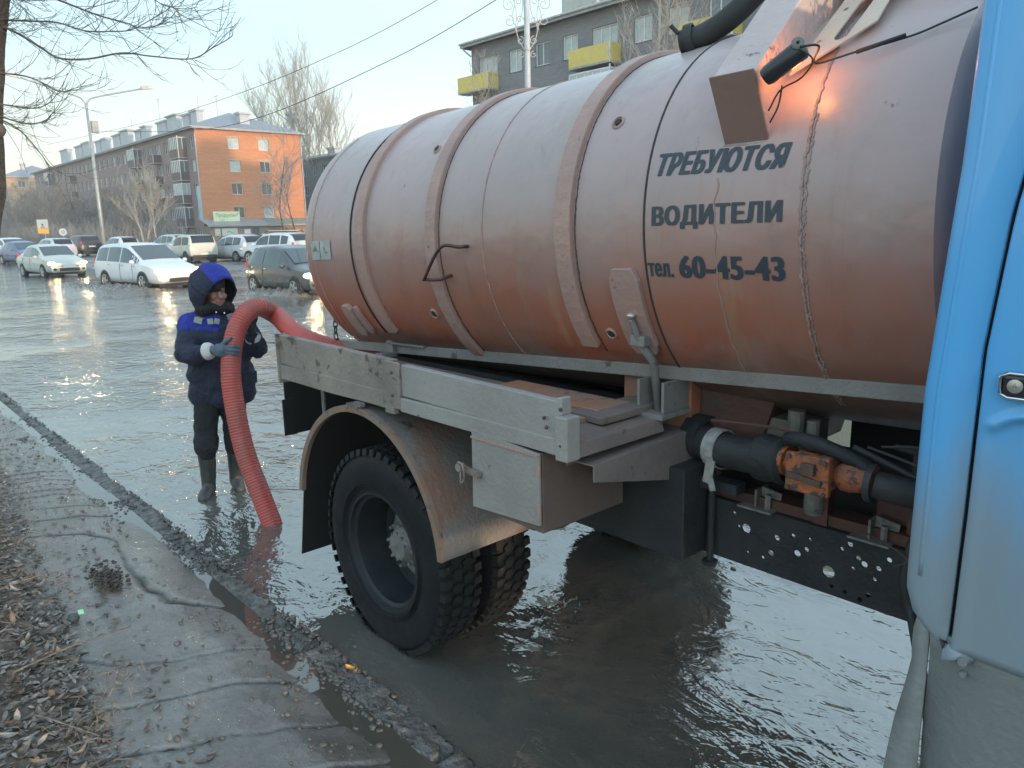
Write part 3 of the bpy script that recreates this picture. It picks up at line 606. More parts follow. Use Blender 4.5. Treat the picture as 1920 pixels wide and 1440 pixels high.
m.build('cable_bundle', M_hosebk, truck, smooth=True)
m = MB(); m.tube([(-.80, 2.36, .90), (-.79, 2.34, 1.02)], .009, 6); m.tube(catmull([(-.95, 2.36, .91), (-.86, 2.33, .90), (-.80, 2.32, .875), (-.84, 2.33, .84), (-.8, 2.33, .86)], 5), .0025, 5); m.build('wired_stud', M_rustbolt, truck)
m = MB(); m.tube(catmull([(-.80, 2.345, .93), (-.81, 2.335, .80), (-.78, 2.33, .70), (-.70, 2.2, .62), (-.6, 2.0, .58)], 6), .016, 8); m.build('drain_hose', M_hosebk, truck, smooth=True)

# wheels ------------------------------------------------------------
AX = Vector((-2.82, 0, .451))
def make_tyre():
    m = MB(); h = .105
    prof = [(h-.025, .262), (h-.005, .285), (h, .33), (h+.004, .38), (h-.002, .425), (h-.014, .452), (h-.028, .466), (0, .470), (-h+.028, .466), (-h+.014, .452), (-h+.002, .425), (-h-.004, .38), (-h, .33), (-h+.005, .285), (-h+.025, .262)]
    m.lathe((0, 0, 0), (0, -1, 0), prof, 72, ref=(1, 0, 0))
    for r in (.300, .312, .322): m.lathe((0, 0, 0), (0, -1, 0), [(h-.003, r-.003), (h+.003, r), (h-.003, r+.003)], 72, ref=(1, 0, 0))
    return m
def make_tread():
    m = MB(); n = 50
    for k in range(n):
        a = 2*pi*k/n
        for row, (y0, y1, sh, w, r0, r1) in enumerate([(-.105, -.060, 0, .70, .452, .480), (.060, .105, .5, .70, .452, .480), (-.053, -.004, .5, .86, .455, .480), (.004, .053, 0, .86, .455, .480)]):
            c0 = a+sh*2*pi/n; hw = pi/n*w; V = []
            for r, tw in ((r0, 1.0), (r1, .93)):
                if row > 1: P = [(-hw*tw, (y0+y1)/2), (-hw*.5*tw, y0), (hw*.5*tw, y0), (hw*tw, (y0+y1)/2), (hw*.5*tw, y1), (-hw*.5*tw, y1)]
                else: P = [(-hw*tw, y0), (hw*tw*.8, y0), (hw*tw, y1), (-hw*tw*.7, y1)]
                for da, y in P:
                    yy = y if row > 1 or abs(y) < .1 else (y*1.0 if r == r0 else y*.93)
                    V.append((cos(c0+da)*r, yy, sin(c0+da)*r))
            q = len(V)//2; m.add(V, [tuple(range(q, 2*q))]+[(i, (i+1) % q, q+(i+1) % q, q+i) for i in range(q)])
    return m
def make_rim(deep):
    m = MB(); s = deep
    m.lathe((0, 0, 0), (0, -1, 0), [(.088, .288), (.098, .284), (.098, .268), (.08, .262), (.07, .247), (.0, .238), (-.085, .236), (-.095, .21), (-.098, .12)] if s else [(.088, .288), (.098, .27), (.05, .245), (-.08, .245), (-.095, .1)], 64, ref=(1, 0, 0)); return m
wheels = []
for yc, far in ((1.812, 0), (2.10, 1), (3.48, 2), (3.768, 3)):
    w = thing('wheel', None, None, (0, 0, 0), local=True); w.parent = truck; w.location = (AX.x-TR[0], yc-TR[1], AX.z)
    if not wheels:
        make_tyre().build('tyre', M_rubber, w, smooth=30, local=True); make_tread().build('tyre_tread', M_rubber_mud, w, local=True)
        make_rim(True).build('rim', M_rim, w, smooth=30, local=True)
        m = MB(); m.lathe((0, 0, 0), (0, -1, 0), [(-.098, .20), (-.09, .135), (-.07, .118), (-.055, .112), (-.02, .085), (.0, .072), (.012, .06), (.014, .0005)], 36, ref=(1, 0, 0)); hub = m.build('hub', M_hub, w, smooth=30, local=True)
        for k in range(8):
            m = MB(); a = 2*pi*k/8; c0 = Vector((cos(a)*.098, .07, sin(a)*.098)); m.cyl(c0, c0+Vector((0, -.05, 0)), .016, .014, 6); m.cyl(c0+Vector((0, -.05, 0)), c0+Vector((0, -.07, 0)), .008, seg=6)
            m.build('wheel_nut', M_hub, w, local=True)
        for k in range(10):
            m = MB(); a = 2*pi*(k+.5)/10; c0 = Vector((cos(a)*.062, .0, sin(a)*.062)); m.cyl(c0, c0+Vector((0, -.014, 0)), .008, seg=6)
            m.build('hub_bolt', M_hub, w, local=True)
        w0 = w
    else:
        for ch in w0.children:
            if far and ch.name.split('.')[0] in ('hub', 'wheel_nut', 'hub_bolt') and far < 3: continue
            c_ = ch.copy(); COL.objects.link(c_); c_.parent = w
    if far == 3: w.rotation_euler = (0, 0, pi)
    if far == 1: w.rotation_euler = (0, .2, 0)
    wheels.append(w)
m = MB(); m.cyl((-2.82, 2.15, .451), (-2.82, 3.45, .451), .075, seg=14); m.sphere((-2.82, 2.79, .451), .2, 16, 10); m.build('rear_axle', M_chassis, truck, smooth=True)
m = MB(); [m.obox((-2.82, y, .60-.03*k), (.62-.07*k, .006, .04), (1, 0, 0)) for y in (2.33, 3.25) for k in range(4)]; m.build('leaf_spring', M_chassis, truck)
m = MB(); m.lathe((.95, 2.0, .451), (0, 1, 0), [(-.11, .26), (-.11, .46), (.11, .46), (.11, .26)], 40); m.lathe((.95, 3.6, .451), (0, 1, 0), [(-.11, .1), (-.11, .46), (.11, .46), (.11, .1)], 40); m.build('front_tyres', M_rubber, truck, smooth=30)
m = MB(); m.lathe((.95, 3.55, .5), (0, 1, 0), [(-.25, .56), (.25, .58)], 30, 0, pi, ref=(1, 0, 0)); m.box(-.2, 1.5, 2.5, 3.3, .9, 1.5); m.hexa([(-.5, 3.0, .75), (.1, 2.7, .75), (.1, 3.9, .75), (-.5, 3.9, .75)], [(-.25, 3.0, 1.25), (.1, 2.7, 1.3), (.1, 3.9, 1.3), (-.25, 3.9, 1.25)]); m.build('engine_bay', M_black, truck)

# fender: arch sheet with rolled lip -------------------------------------
FC = Vector((-2.915, 0, .515)); FR = .605
def arch(a0, a1, y0, y1, r, th, n=40):
    m = MB(); V = []
    for k in range(n+1):
        a = radians(a0+(a1-a0)*k/n); dx, dz = cos(a), sin(a); rr = r*(1+.012*sin(a*2.0))
        for y, q in ((y0, rr), (y1, rr), (y1, rr-th), (y0, rr-th)): V.append((FC.x+dx*q, y, FC.z+dz*q))
    m.add(V, [(i*4+j, i*4+(j+1) % 4, (i+1)*4+(j+1) % 4, (i+1)*4+j) for i in range(n) for j in range(4)]+[(0, 1, 2, 3), (n*4+3, n*4+2, n*4+1, n*4)]); return m
fen = arch(6, 173, 1.685, 2.30, FR, .004).build('fender', M_fender, truck, smooth=40)
arch(6, 173, 1.70, 2.30, FR-.008, .003).build('fender_shade_sheet', M_black, fen, smooth=40)  # black sheet added so the inside of the arch reads shaded
m = arch(6, 173, 1.678, 1.70, FR+.004, .03); m.build('fender_lip', grime('fender_lip_rust', (.17, .14, .125), (.21, .12, .075), 9, .6, (.06, .045, .04), .6, .004), fen, smooth=40)
arch(6, 173, 3.28, 3.90, FR, .004).build('fender', M_fender, truck, smooth=40)
m = MB(); m.obox((-2.92, 1.69, 1.128), (.05, .018, .005), (1, 0, 0), (0, 1, 0)); m.obox((-2.88, 1.685, 1.14), (.03, .012, .008), (1, 0, 0), (0, 1, 0)); m.build('fender_bracket', M_hub, fen)
m = MB(); m.hexa([(-3.60, 1.70, .20), (-3.592, 1.70, .20), (-3.592, 2.22, .20), (-3.60, 2.22, .20)], [(-3.515, 1.70, .585), (-3.507, 1.70, .585), (-3.507, 2.22, .585), (-3.515, 2.22, .585)]); m.build('mud_flap', M_black, truck)
m = MB(); m.box(-3.82, -3.812, 1.78, 2.34, .80, 1.13); m.box(-3.812, -3.80, 1.76, 1.83, .80, 1.0); m.build('mud_flap', M_black, truck)
m = MB(); m.obox((-3.42, 1.80, 1.02), (.014, .12, .004), (1, 0, 0), (.12, 0, 1)); m.build('fender_stay', M_hub, truck)
m = MB(); m.box(-3.9, -3.3, 2.25, 2.34, .80, 1.13); m.build('rear_box', M_black, truck, bevel=.01)

# platform side board: separate planks, hinge, end post -------------------
def wob_plank(name, x0, x1, y0, y1, z0, z1, mat, sag=0.0):
    m = MB(); n = 10
    for i in range(n):
        pass
    V = []
    for i in range(n+1):
        x = x0+(x1-x0)*i/n; w = .003*noise.noise(Vector((x*3, z0*9, 0))); d = sag*(x-x0)/(x1-x0)
        V += [(x, y0+w, z0+d+w), (x, y1, z0+d+w), (x, y1, z1+d-w), (x, y0+w, z1+d-w)]
    m.add(V, [(i*4+j, i*4+(j+1) % 4, (i+1)*4+(j+1) % 4, (i+1)*4+j) for i in range(n) for j in range(4)]+[(3, 2, 1, 0), (n*4, n*4+1, n*4+2, n*4+3)])
    return m.build(name, mat, board, bevel=.003)
M_board = grime('board_dusty_wood', (.25, .215, .19), (.165, .145, .13), 2.3, .62, (.09, .06, .048), .57, .006, 40)
M_board2 = grime('board_grey_dust', (.275, .265, .255), (.215, .20, .19), 2.5, .6, (.10, .08, .07), .63, .004, 50)
board = thing('side_board', None, None, TR, local=False); board.parent = truck; board.location = (0, 0, 0); WL[board] = TR
wob_plank('plank', -3.655, -2.63, 1.70, 1.735, 1.226, 1.375, M_board, -.012)
wob_plank('plank', -3.655, -2.63, 1.695, 1.735, 1.146, 1.222, M_board, .004)
wob_plank('plank', -2.56, -1.665, 1.70, 1.735, 1.222, 1.352, M_board2, -.012)
wob_plank('plank', -2.56, -1.665, 1.688, 1.735, 1.158, 1.216, M_board2, .003)
m = MB(); m.box(-2.66, -2.56, 1.688, 1.70, 1.165, 1.36); m.box(-2.665, -2.60, 1.682, 1.71, 1.14, 1.17); m.build('hinge_plate', M_board, board, bevel=.003)
m = MB()
for x, z in ((-2.61, 1.315), (-2.61, 1.22), (-1.645, 1.32), (-1.645, 1.20), (-1.72, 1.28), (-1.71, 1.25)): m.sphere((x, 1.686, z), .007, 8, 5)
m.build('bolt_head', M_rustbolt, board, smooth=True)
m = MB(); m.box(-1.668, -1.615, 1.682, 1.745, 1.148, 1.295); m.build('end_post', M_board2, board, bevel=.004)
m = MB(); m.box(-1.675, -1.655, 1.70, 1.745, 1.295, 1.352); m.build('end_post_plate', M_board2, board, bevel=.003)
m = MB(); m.box(-3.67, -3.656, 1.685, 1.745, 1.125, 1.38); m.build('end_cap', M_board, board, bevel=.003)
# deck plates behind the board
m = MB(); m.box(-3.64, -2.45, 1.74, 2.24, 1.185, 1.20); m.build('deck_plate', M_dustpink, truck, bevel=.003)
m = MB(); m.box(-2.445, -1.78, 1.78, 2.24, 1.20, 1.222); m.box(-2.4, -1.78, 2.02, 2.2, 1.222, 1.235); m.build('deck_plate', grime('deck_orange_dust', (.24, .17, .145), (.30, .13, .07), 4, .6, (.10, .08, .07), .6, .006), truck, bevel=.003)
m = MB(); m.hexa([(-1.80, 1.75, 1.185), (-1.62, 1.75, 1.15), (-1.62, 2.20, 1.15), (-1.80, 2.20, 1.185)], [(-1.80, 1.75, 1.205), (-1.635, 1.75, 1.195), (-1.635, 2.20, 1.195), (-1.80, 2.20, 1.205)]); m.build('deck_step', M_dustpink, truck, bevel=.003)
m = MB(); m.box(-1.86, -1.70, 1.95, 2.30, 1.206, 1.232); m.build('deck_channel', M_dustpink, truck, bevel=.003)
# cantilever cross beam (open channel)
m = MB()
def chan(y0, zt0, zb0, y1, zt1, zb1):
    m.hexa([(-1.602, y0, zb0), (-1.596, y0, zb0), (-1.596, y1, zb1), (-1.602, y1, zb1)], [(-1.602, y0, zt0), (-1.596, y0, zt0), (-1.596, y1, zt1), (-1.602, y1, zt1)])
    m.hexa([(-1.72, y0, zt0-.006), (-1.602, y0, zt0-.006), (-1.602, y1, zt1-.006), (-1.72, y1, zt1-.006)], [(-1.72, y0, zt0), (-1.602, y0, zt0), (-1.602, y1, zt1), (-1.72, y1, zt1)])
    m.hexa([(-1.726, y0, zt0-.03), (-1.72, y0, zt0-.03), (-1.72, y1, zt1-.03), (-1.726, y1, zt1-.03)], [(-1.726, y0, zt0), (-1.72, y0, zt0), (-1.72, y1, zt1), (-1.726, y1, zt1)])
chan(1.79, 1.12, 1.062, 2.38, 1.135, .93); m.build('cross_beam', grime('beam_dusty', (.20, .165, .155), (.14, .118, .11), 3, .6, (.06, .042, .038), .62, .005), truck, bevel=.0015)
# tool box
m = MB(); m.box(-2.10, -1.745, 1.70, 2.12, .865, 1.15); tb = m.build('tool_box', grime('tool_box_brown', (.13, .085, .072), (.10, .075, .068), 3, .6), truck, bevel=.003)
m = MB(); m.hexa([(-2.105, 1.686, .872), (-1.748, 1.686, .895), (-1.748, 1.697, .895), (-2.105, 1.697, .872)], [(-2.10, 1.686, 1.172), (-1.748, 1.686, 1.150), (-1.748, 1.697, 1.150), (-2.10, 1.697, 1.172)]); m.build('door', M_board2, tb, bevel=.002)
m = MB(); m.box(-2.10, -1.75, 1.68, 1.688, 1.14, 1.147); m.build('drip_edge', M_band, tb)
m = MB(); m.obox((-2.10, 1.672, 1.015), (.055, .012, .004), (1, 0, -.12), (0, 0, 1)); m.tube(catmull([(-2.16, 1.665, 1.03), (-2.15, 1.66, 1.04), (-2.12, 1.655, 1.035), (-2.12, 1.66, .985), (-2.14, 1.66, .965), (-2.145, 1.665, 1.02)], 5), .004, 6); m.cyl((-2.15, 1.68, 1.02), (-2.15, 1.655, 1.02), .016, seg=10); m.cyl((-2.055, 1.68, 1.008), (-2.055, 1.66, 1.008), .012, seg=8); m.build('latch', grime('latch_steel', (.26, .22, .2), (.14, .1, .08), 20, .5), tb, smooth=30)
m = MB()
for z in (.95, 1.10): m.cyl((-1.747, 1.683, z-.025), (-1.747, 1.683, z+.025), .007, seg=8)
m.build('hinge', M_band, tb)
# box beam over the tank with end plate, slotted gusset
M_beam = grime('beam_chipped_paint', (.46, .365, .35), (.38, .31, .295), 2, .4, (.09, .065, .06), .60, .006)
m = MB()
pf = [(2.135, 2.125), (2.045, 2.31), (2.31, 2.56), (2.55, 2.70), (3.03, 2.70), (3.27, 2.56), (3.5, 2.31), (3.4, 2.12), (3.28, 2.32), (3.1, 2.45), (2.79, 2.52), (2.48, 2.45), (2.30, 2.32)]
m.prism(pf, lambda a, b: (-1.36+.002, a, b), lambda a, b: (-1.22, a, b)); beam = m.build('box_beam', M_beam, truck, bevel=.005)
m = MB(); m.hexa([(-1.363, 2.128, 2.122), (-1.217, 2.128, 2.122), (-1.217, 2.134, 2.126), (-1.363, 2.134, 2.126)], [(-1.368, 2.037, 2.308), (-1.222, 2.037, 2.312), (-1.222, 2.043, 2.314), (-1.368, 2.043, 2.31)]); m.build('end_plate', grime('end_plate_brown', (.235, .145, .125), (.20, .12, .105), 3, .55, bump=.002), beam, bevel=.002)
m = MB(); m.tube([(-1.37, 2.13, 2.118), (-1.30, 2.128, 2.117), (-1.21, 2.13, 2.119)], .005, 6); m.tube([(-1.215, 2.13, 2.12), (-1.212, 2.18, 2.20), (-1.212, 2.28, 2.34)], .005, 6); m.build('weld_bead', M_weld, beam, smooth=True)
# gusset plate lying along the tank, right of the beam, with an oval slot and bolt holes
U0 = Vector((-1.205, 2.12, 2.20)); UA = Vector((.10, .62, .60)).normalized(); UB = Vector((1, -.05, .02)).normalized(); UN = UA.cross(UB).normalized()
if UN.y > 0: UN = -UN
slot = [(.34+.07*cos(a)*.35+(.07 if cos(a) > 0 else -.07), .085+.022*sin(a)) for a in [2*pi*k/20 for k in range(20)]]
tri = [(.12, .0), (.56, .0), (.56, .14), (.30, .17), (.24, .12)]
m = plate_holes(tri, [slot, (.26, .02, .007), (.40, .03, .008), (.45, .12, .007), (.50, .03, .006)], .005, lambda a, b, c_: tuple(U0+UA*a+UB*b+UN*(.03+c_)))
m.build('gusset_plate', grime('gusset_cream', (.50, .42, .34), (.42, .34, .28), 6, .5, (.35, .12, .06), .66, .003), beam, bevel=.001)
# marker lamp lying in the bracket: black housing, lit amber lens facing the tank
lampo = MB(); la, lb = Vector((-1.195, 2.055, 2.285)), Vector((-1.095, 2.065, 2.345))
lampo.tube([la-(lb-la)*.02, la, la+(lb-la)*.12, lb, lb+(lb-la)*.05], [.010, .024, .028, .029, .024], 18); lampo = lampo.build('marker_lamp', plain('lamp_housing', (.02, .024, .03), .35), truck, smooth=50)
m = MB(); m.lathe(lb+Vector((-.002, -.02, .008)), Vector((.5, -.8, .25)), [(0, .017), (.010, .017), (.013, .013), (.014, .005), (.010, .004)], 16); m.build('socket', M_hub, lampo, smooth=40)
m = MB(); cL = (la+lb)/2+Vector((.0, .033, .004)); m.obox(cL, (.045, .018, .004), lb-la, (0, -.1, 1)); m.build('amber_lens', plain('amber_lens', (1, .35, .06), .4, es=9, ec=(1, .28, .05)), lampo)
pl = bpy.data.lights.new('marker_bulb', 'POINT'); pl.energy = .32; pl.color = (1, .33, .08); pl.shadow_soft_size = .02
plo = bpy.data.objects.new('marker_bulb', pl); COL.objects.link(plo); plo.parent = truck; plo.location = Vector(cL)+Vector((.02, .022, -.012))-Vector(TR)
m = MB(); wr = [lb+Vector((.01, -.03, 0)), (-1.05, 2.07, 2.345)]+[tuple(T(t_, a, RT+.02+h)) for t_, a, h in ((1.40, 36, .03), (1.5, 38.5, .012), (1.63, 41, .0), (1.70, 43, 0), (1.78, 44.5, .01))]
m.tube(catmull(wr, 6), .0032, 6); m.tube(catmull([lb+Vector((0, -.03, 0)), (-1.055, 2.05, 2.31), (-1.09, 2.06, 2.27), (-1.16, 2.08, 2.25), (-1.20, 2.09, 2.20)], 6), .0025, 6); m.tube(catmull([(-1.15, 2.07, 2.26), (-1.17, 2.09, 2.21), (-1.205, 2.11, 2.17)], 5), .0025, 6); m.build('lamp_cable', M_hosebk, lampo, smooth=True)
m = MB(); m.tube([T(1.50, 38.6, RT+.03), T(1.62, 41, RT+.026)], .006, 8); m.build('cable_splice', M_hosebk, lampo, smooth=True)
# black hose lying over the top, manhole tower, far brackets
m = MB(); m.tube(catmull([(-1.84, 2.55, 2.555), (-1.76, 2.58, 2.57), (-1.66, 2.6, 2.615), (-1.55, 2.62, 2.70), (-1.4, 2.66, 2.84), (-1.2, 2.7, 2.95)], 6), .042, 16); m.lathe((-1.80, 2.565, 2.562), (.9, .3, .15), [(-.02, .03), (-.02, .056), (.01, .056), (.012, .049)], 16); m.tube([(-1.83, 2.52, 2.58), (-1.85, 2.5, 2.61)], .008, 6); m.build('top_hose', M_hosebk, truck, smooth=50)
m = MB(); m.lathe((-1.05, 2.79, 2.50), (0, 0, 1), [(0, .30), (.18, .30), (.18, .33), (.21, .33), (.24, .05)], 40); m.build('manhole', M_band, truck, smooth=40)
m = MB()
for k in range(10):
    a = Vector((-.86+.02*k, 2.45+.02*k, 2.52-.006*k)); m.tube(catmull([a, a+Vector((.05, -.03, .04+.01*k)), a+Vector((.12, -.05, .06-.02*(k % 3))), a+Vector((.2, -.04, -.04))], 5), .004+.003*(k % 2), 6)
m.build('cable_coil', M_hub, truck, smooth=True)
# chain at the rear
chain = thing('chain', None, None, TR); chain.parent = truck; chain.location = (0, 0, 0); WL[chain] = TR
for k in range(9):
    m = MB(); c0 = Vector((-4.26+.002*k, 2.36, 1.24+.036*k)); pts = []
    for q in range(17):
        a = 2*pi*q/16; x_ = .013*cos(a); z_ = .024*sin(a); pts.append(c0+(Vector((x_, 0, z_)) if k % 2 else Vector((0, x_, z_))))
    m.tube(pts, .0045, 6, False); m.build('link', M_chain, chain, smooth=True)
m = MB(); m.tube([(-4.26, 2.36, 1.2), (-4.26, 2.38, 1.215)], .012, 6); m.build('chain_eye', M_chain, truck)

# CAB ---------------------------------------------------------------------
def cab_y(z): return 1.75+(0 if z < 1.9 else (z-1.9)*.02)
def cab_rear(z): return float(np.interp(z, [.93, .955, 1.0, 1.06, 1.2, 1.52, 2.0, 2.45], [-.49, -.548, -.592, -.612, -.612, -.61, -.578, -.565]))
def shell(x0f, x1, z0, z1, y, r, name, mat, par, n=26, back=2.1, thick=.02, jog=0):
    m = MB(); V = []; cols = 0
    for i in range(n+1):
        z = z0+(z1-z0)*i/n; xr = x0f(z) if callable(x0f) else x0f; row = []
        row.append((xr+r*.0, back, z))
        for q in range(7):
            a = pi/2*q/6; row.append((xr+r-r*cos(a)*1.0, y(z)+r-r*sin(a), z))
        row.append((x1(z) if callable(x1) else x1, y(z), z)); cols = len(row); V += row
    m.add(V, [(i*cols+j, i*cols+j+1, (i+1)*cols+j+1, (i+1)*cols+j) for i in range(n) for j in range(cols-1)])
    o = m.build(name, mat, par, smooth=40); sm = o.modifiers.new('solid', 'SOLIDIFY'); sm.thickness = thick; sm.offset = -1; return o
gapx = lambda z: float(np.interp(z, [.9, 1.0, 1.26, 1.62, 1.9, 2.14, 2.5], [-.512, -.508, -.503, -.50, -.475, -.435, -.36]))
cab = thing('cab', None, None, TR); cab.parent = truck; cab.location = (0, 0, 0); WL[cab] = TR
shell(cab_rear, gapx, .925, 2.5, cab_y, .03, 'rear_corner_panel', M_blue, cab, 60, back=3.85)
# moulded ridge just behind the door gap
m = MB()
for z0 in np.arange(.97, 2.45, .06):
    pass
m.tube([(cab_rear(z)+.036, cab_y(z)+.003, z) for z in np.arange(1.10, 2.49, .04)], .006, 8); m.build('body_crease', M_blue, cab, smooth=True)
door_y = lambda z: cab_y(z)-.006
# door skin: outline with rounded lower rear corner, raised rib
dn = 40; m = MB(); V = []
xg = np.concatenate([[-.497, -.494, -.488, -.475], np.linspace(-.465, -.2, 30), np.linspace(-.18, .55, 12)])
def rib(x, z):
    # pressed arch: starts low behind the handle, runs forward
    zc = 1.505-.055*max(0, min(1, (-.40-x)/.085))**2.0
    d = 0.0
    if x > -.485: d = .011*math.exp(-((z-zc)/.011)**2) if x > -.475 else 0
    inside = -.007*(1/(1+math.exp((z-zc+.012)*300)))*(1/(1+math.exp(-(x+.472)*260)))
    return d+inside
zg = np.concatenate([np.linspace(.945, 1.40, 24), np.linspace(1.41, 1.56, 40), np.linspace(1.58, 2.5, 20)])
for z in zg:
    for x in xg:
        y = door_y(z)-rib(x, z)+(.016 if x < -.495 else (.004 if x < -.492 else 0))
        V.append((x+(gapx(z)+.504)*max(0, min(1, (.1-x)/.55)), y, z+(-.028*(x+.5)))); 
nx = len(xg); m.add(V, [(j*nx+i, j*nx+i+1, (j+1)*nx+i+1, (j+1)*nx+i) for j in range(len(zg)-1) for i in range(nx-1)])
door = m.build('door', M_blue, cab, smooth=50); sm = door.modifiers.new('solid', 'SOLIDIFY'); sm.thickness = .02; sm.offset = -1
m = MB(); m.tube([(gapx(z)+.004, 1.772, z) for z in np.arange(.95, 2.5, .06)], .007, 6); m.build('door_gap', M_black, cab)
hd = MB(); hd.obox((-.36, 1.738, 1.563), (.095, .026, .012), (1, 0, 0), (0, 0, 1)); hd = hd.build('door_handle', plain('handle_black_chrome', (.03, .035, .04), .2, .3), door, bevel=.011, seg=4)
m = MB(); m.tube([(-.453+.0, 1.727, 1.545), (-.455, 1.727, 1.580), (-.44, 1.727, 1.588), (-.30, 1.727, 1.588)], .0035, 6); m.tube([(-.453, 1.727, 1.545), (-.44, 1.727, 1.538), (-.30, 1.727, 1.538)], .0035, 6); m.build('handle_rim', plain('chrome', (.6, .62, .64), .15, 1), hd, smooth=True)
m = MB(); m.lathe((-.428, 1.728, 1.563), (0, -1, 0), [(0, .014), (.004, .014), (.005, .003)], 20); m.box(-.4295, -.4265, 1.7225, 1.724, 1.556, 1.57); m.build('lock', plain('lock_steel', (.55, .55, .56), .3, .9), hd)
m = MB(); m.box(-.60, 1.8, 1.80, 3.8, 2.5, 2.56); m.box(.55, 1.2, 1.8, 3.8, .95, 1.6); m.build('roof', M_blue, cab, bevel=.02)
m = MB(); m.box(-.58, 1.2, 1.83, 3.75, .95, .97); m.build('floor_pan', M_chassis, cab)
# grey step skirt and splash flap under the cab
m = MB()
def sk(i, j):
    x = -.545+1.5*i; z = .975-.50*j; y = 1.765+.02*j+.02*sin(j*3)*.4; return (x+.002*sin(j*9), y, z-.028*(x+.5))
m.grid(12, 12, sk); o = m.build('step_skirt', M_grey, cab, smooth=True); sm = o.modifiers.new('solid', 'SOLIDIFY'); sm.thickness = .012
m = MB(); m.hexa([(-.56, 1.80, .44), (.9, 1.80, .40), (.9, 1.60, .40), (-.50, 1.60, .44)], [(-.57, 1.80, .475), (.9, 1.80, .435), (.9, 1.60, .435), (-.50, 1.60, .475)]); m.build('step_board', M_grey, cab, bevel=.006)
m = MB(); n = 14; V = []
for k in range(n+1):
    j = k/n; z = 1.0-.58*j; w = float(np.interp(j, [0, .1, .22, .5, 1], [.030, .040, .035, .055, .075])); V += [(-.548-.0*j, 1.762, z), (-.548-w-.012*j, 1.772+.01*sin(j*7), z)]
m.add(V, [(2*k, 2*k+1, 2*k+3, 2*k+2) for k in range(n)]); o = m.build('splash_flap', grime('flap_grey', (.21, .225, .225), (.14, .15, .148), 6, .6, (.07, .066, .06), .66, .004), cab, smooth=True); sm = o.modifiers.new('solid', 'SOLIDIFY'); sm.thickness = .006; sm.offset = 0
m = MB(); m.cyl((-.47, 1.755, .935), (-.47, 1.735, .935), .011, .010, 12); m.cyl((-.47, 1.757, .90), (-.47, 1.745, .90), .007, seg=10); m.build('skirt_bolt', M_grey, cab, smooth=30)
m = MB()
for x, z in ((-.52, .57), (-.505, .555), (-.48, .545), (-.455, .54)): m.sphere((x, 1.775, z), .008, 6, 4, (1.2, .4, 1))
m.build('splashed_mud', plain('black_mud', (.03, .028, .025), .8), cab)

# ---------------------------------------------------------------- WORKER AND HOSE
MO = Vector((-5.45, 2.0, 0)); Mw = Vector((-.93878, .34451, 0)); Mr = Vector((.34451, .93878, 0))
def mp(r, f, z): return MO+Mr*r-Mw*f+Vector((0, 0, z))
def capsule(mb, p0, r0, p1, r1, seg=16):
    p0, p1 = vec(p0), vec(p1); d = p1-p0; L = max(d.length, 1e-5); ax = d/L; prof = []
    for k in range(6): a = pi/2*k/6; prof.append((-r0*cos(a), max(.0005, r0*sin(a))))
    for k in range(5): prof.append((L*k/4, r0+(r1-r0)*k/4))
    for k in range(1, 7): a = pi/2*k/6; prof.append((L+r1*sin(a), max(.0005, r1*cos(a))))
    mb.lathe(p0, ax, prof, seg)
    n = len(prof); k0 = len(mb.v)-n*seg
    mb.f.append(tuple(k0+i for i in range(seg))[::-1]); mb.mi.append(mb.m)
    mb.f.append(tuple(k0+(n-1)*seg+i for i in range(seg))); mb.mi.append(mb.m)
def blob(name, caps, voxel, mat, parent, sm=6, disp=0, dsc=.1, ells=()):
    m = MB()
    for a, r0, b, r1 in caps: capsule(m, mp(*a), r0, mp(*b), r1)
    for c_, r_, sc in ells:
        cc = mp(*c_); k = len(m.v); m.sphere((0, 0, 0), r_, 20, 14, (1, 1, 1))
        for i in range(k, len(m.v)):
            x, y, z = m.v[i]; m.v[i] = tuple(cc+Mr*(x*sc[0])-Mw*(y*sc[1])+Vector((0, 0, z*sc[2])))
    o = m.build(name, mat, parent, smooth=True)
    md = o.modifiers.new('remesh', 'REMESH'); md.mode = 'VOXEL'; md.voxel_size = voxel; md.use_smooth_shade = True
    s_ = o.modifiers.new('smooth', 'SMOOTH'); s_.iterations = sm; s_.factor = .6
    if disp:
        tx = bpy.data.textures.new(name+'_folds', 'CLOUDS'); tx.noise_scale = dsc; tx.noise_depth = 2
        d_ = o.modifiers.new('folds', 'DISPLACE'); d_.texture = tx; d_.strength = disp; d_.mid_level = .5; d_.texture_coords = 'LOCAL'
    return o
M_skin = grime('skin', (.25, .13, .10), (.19, .09, .07), 18, .55, bump=.001)  # skin tone darkened to carry the shade on the face
def cloth(name, c, c2=None, bs=170):
    t = NT(name); t.set(color=t.mix(t.ramp(t.noise(6, 5), [(.35, 0.), (.65, 1.)]), c, c2 or tuple(a*.65 for a in c)), rough=.82)
    t.bump(t.math('ADD', t.noise(22, 5, .6, dist=.6), t.math('MULTIPLY', t.noise(bs, 2), .12)), .022, .9); return t.m
M_navy = cloth('navy_cloth', (.016, .022, .052)); M_royal = cloth('royal_blue_cloth', (.017, .028, .28), (.011, .017, .18)); M_trouser = cloth('black_trouser_cloth', (.010, .012, .017))
M_lining = cloth('hood_lining', (.006, .006, .010)); M_boot = grime('rubber_boot', (.025, .030, .031), (.05, .053, .052), 6, .4, (.12, .11, .095), .68, .004)
M_glove = grime('grey_blue_glove', (.055, .082, .115), (.09, .12, .15), 24, .7, (.02, .028, .04), .6, .004)
M_cuff = cloth('white_cuff', (.62, .63, .62), (.5, .5, .5)); M_tape = plain('reflective_tape', (.26, .29, .28), .35, .2)
per = thing('person', 'worker in a blue and navy hooded jacket holding the red hose in the water', 'person', tuple(MO))
HC = (.070, .045, 1.500)       # head centre
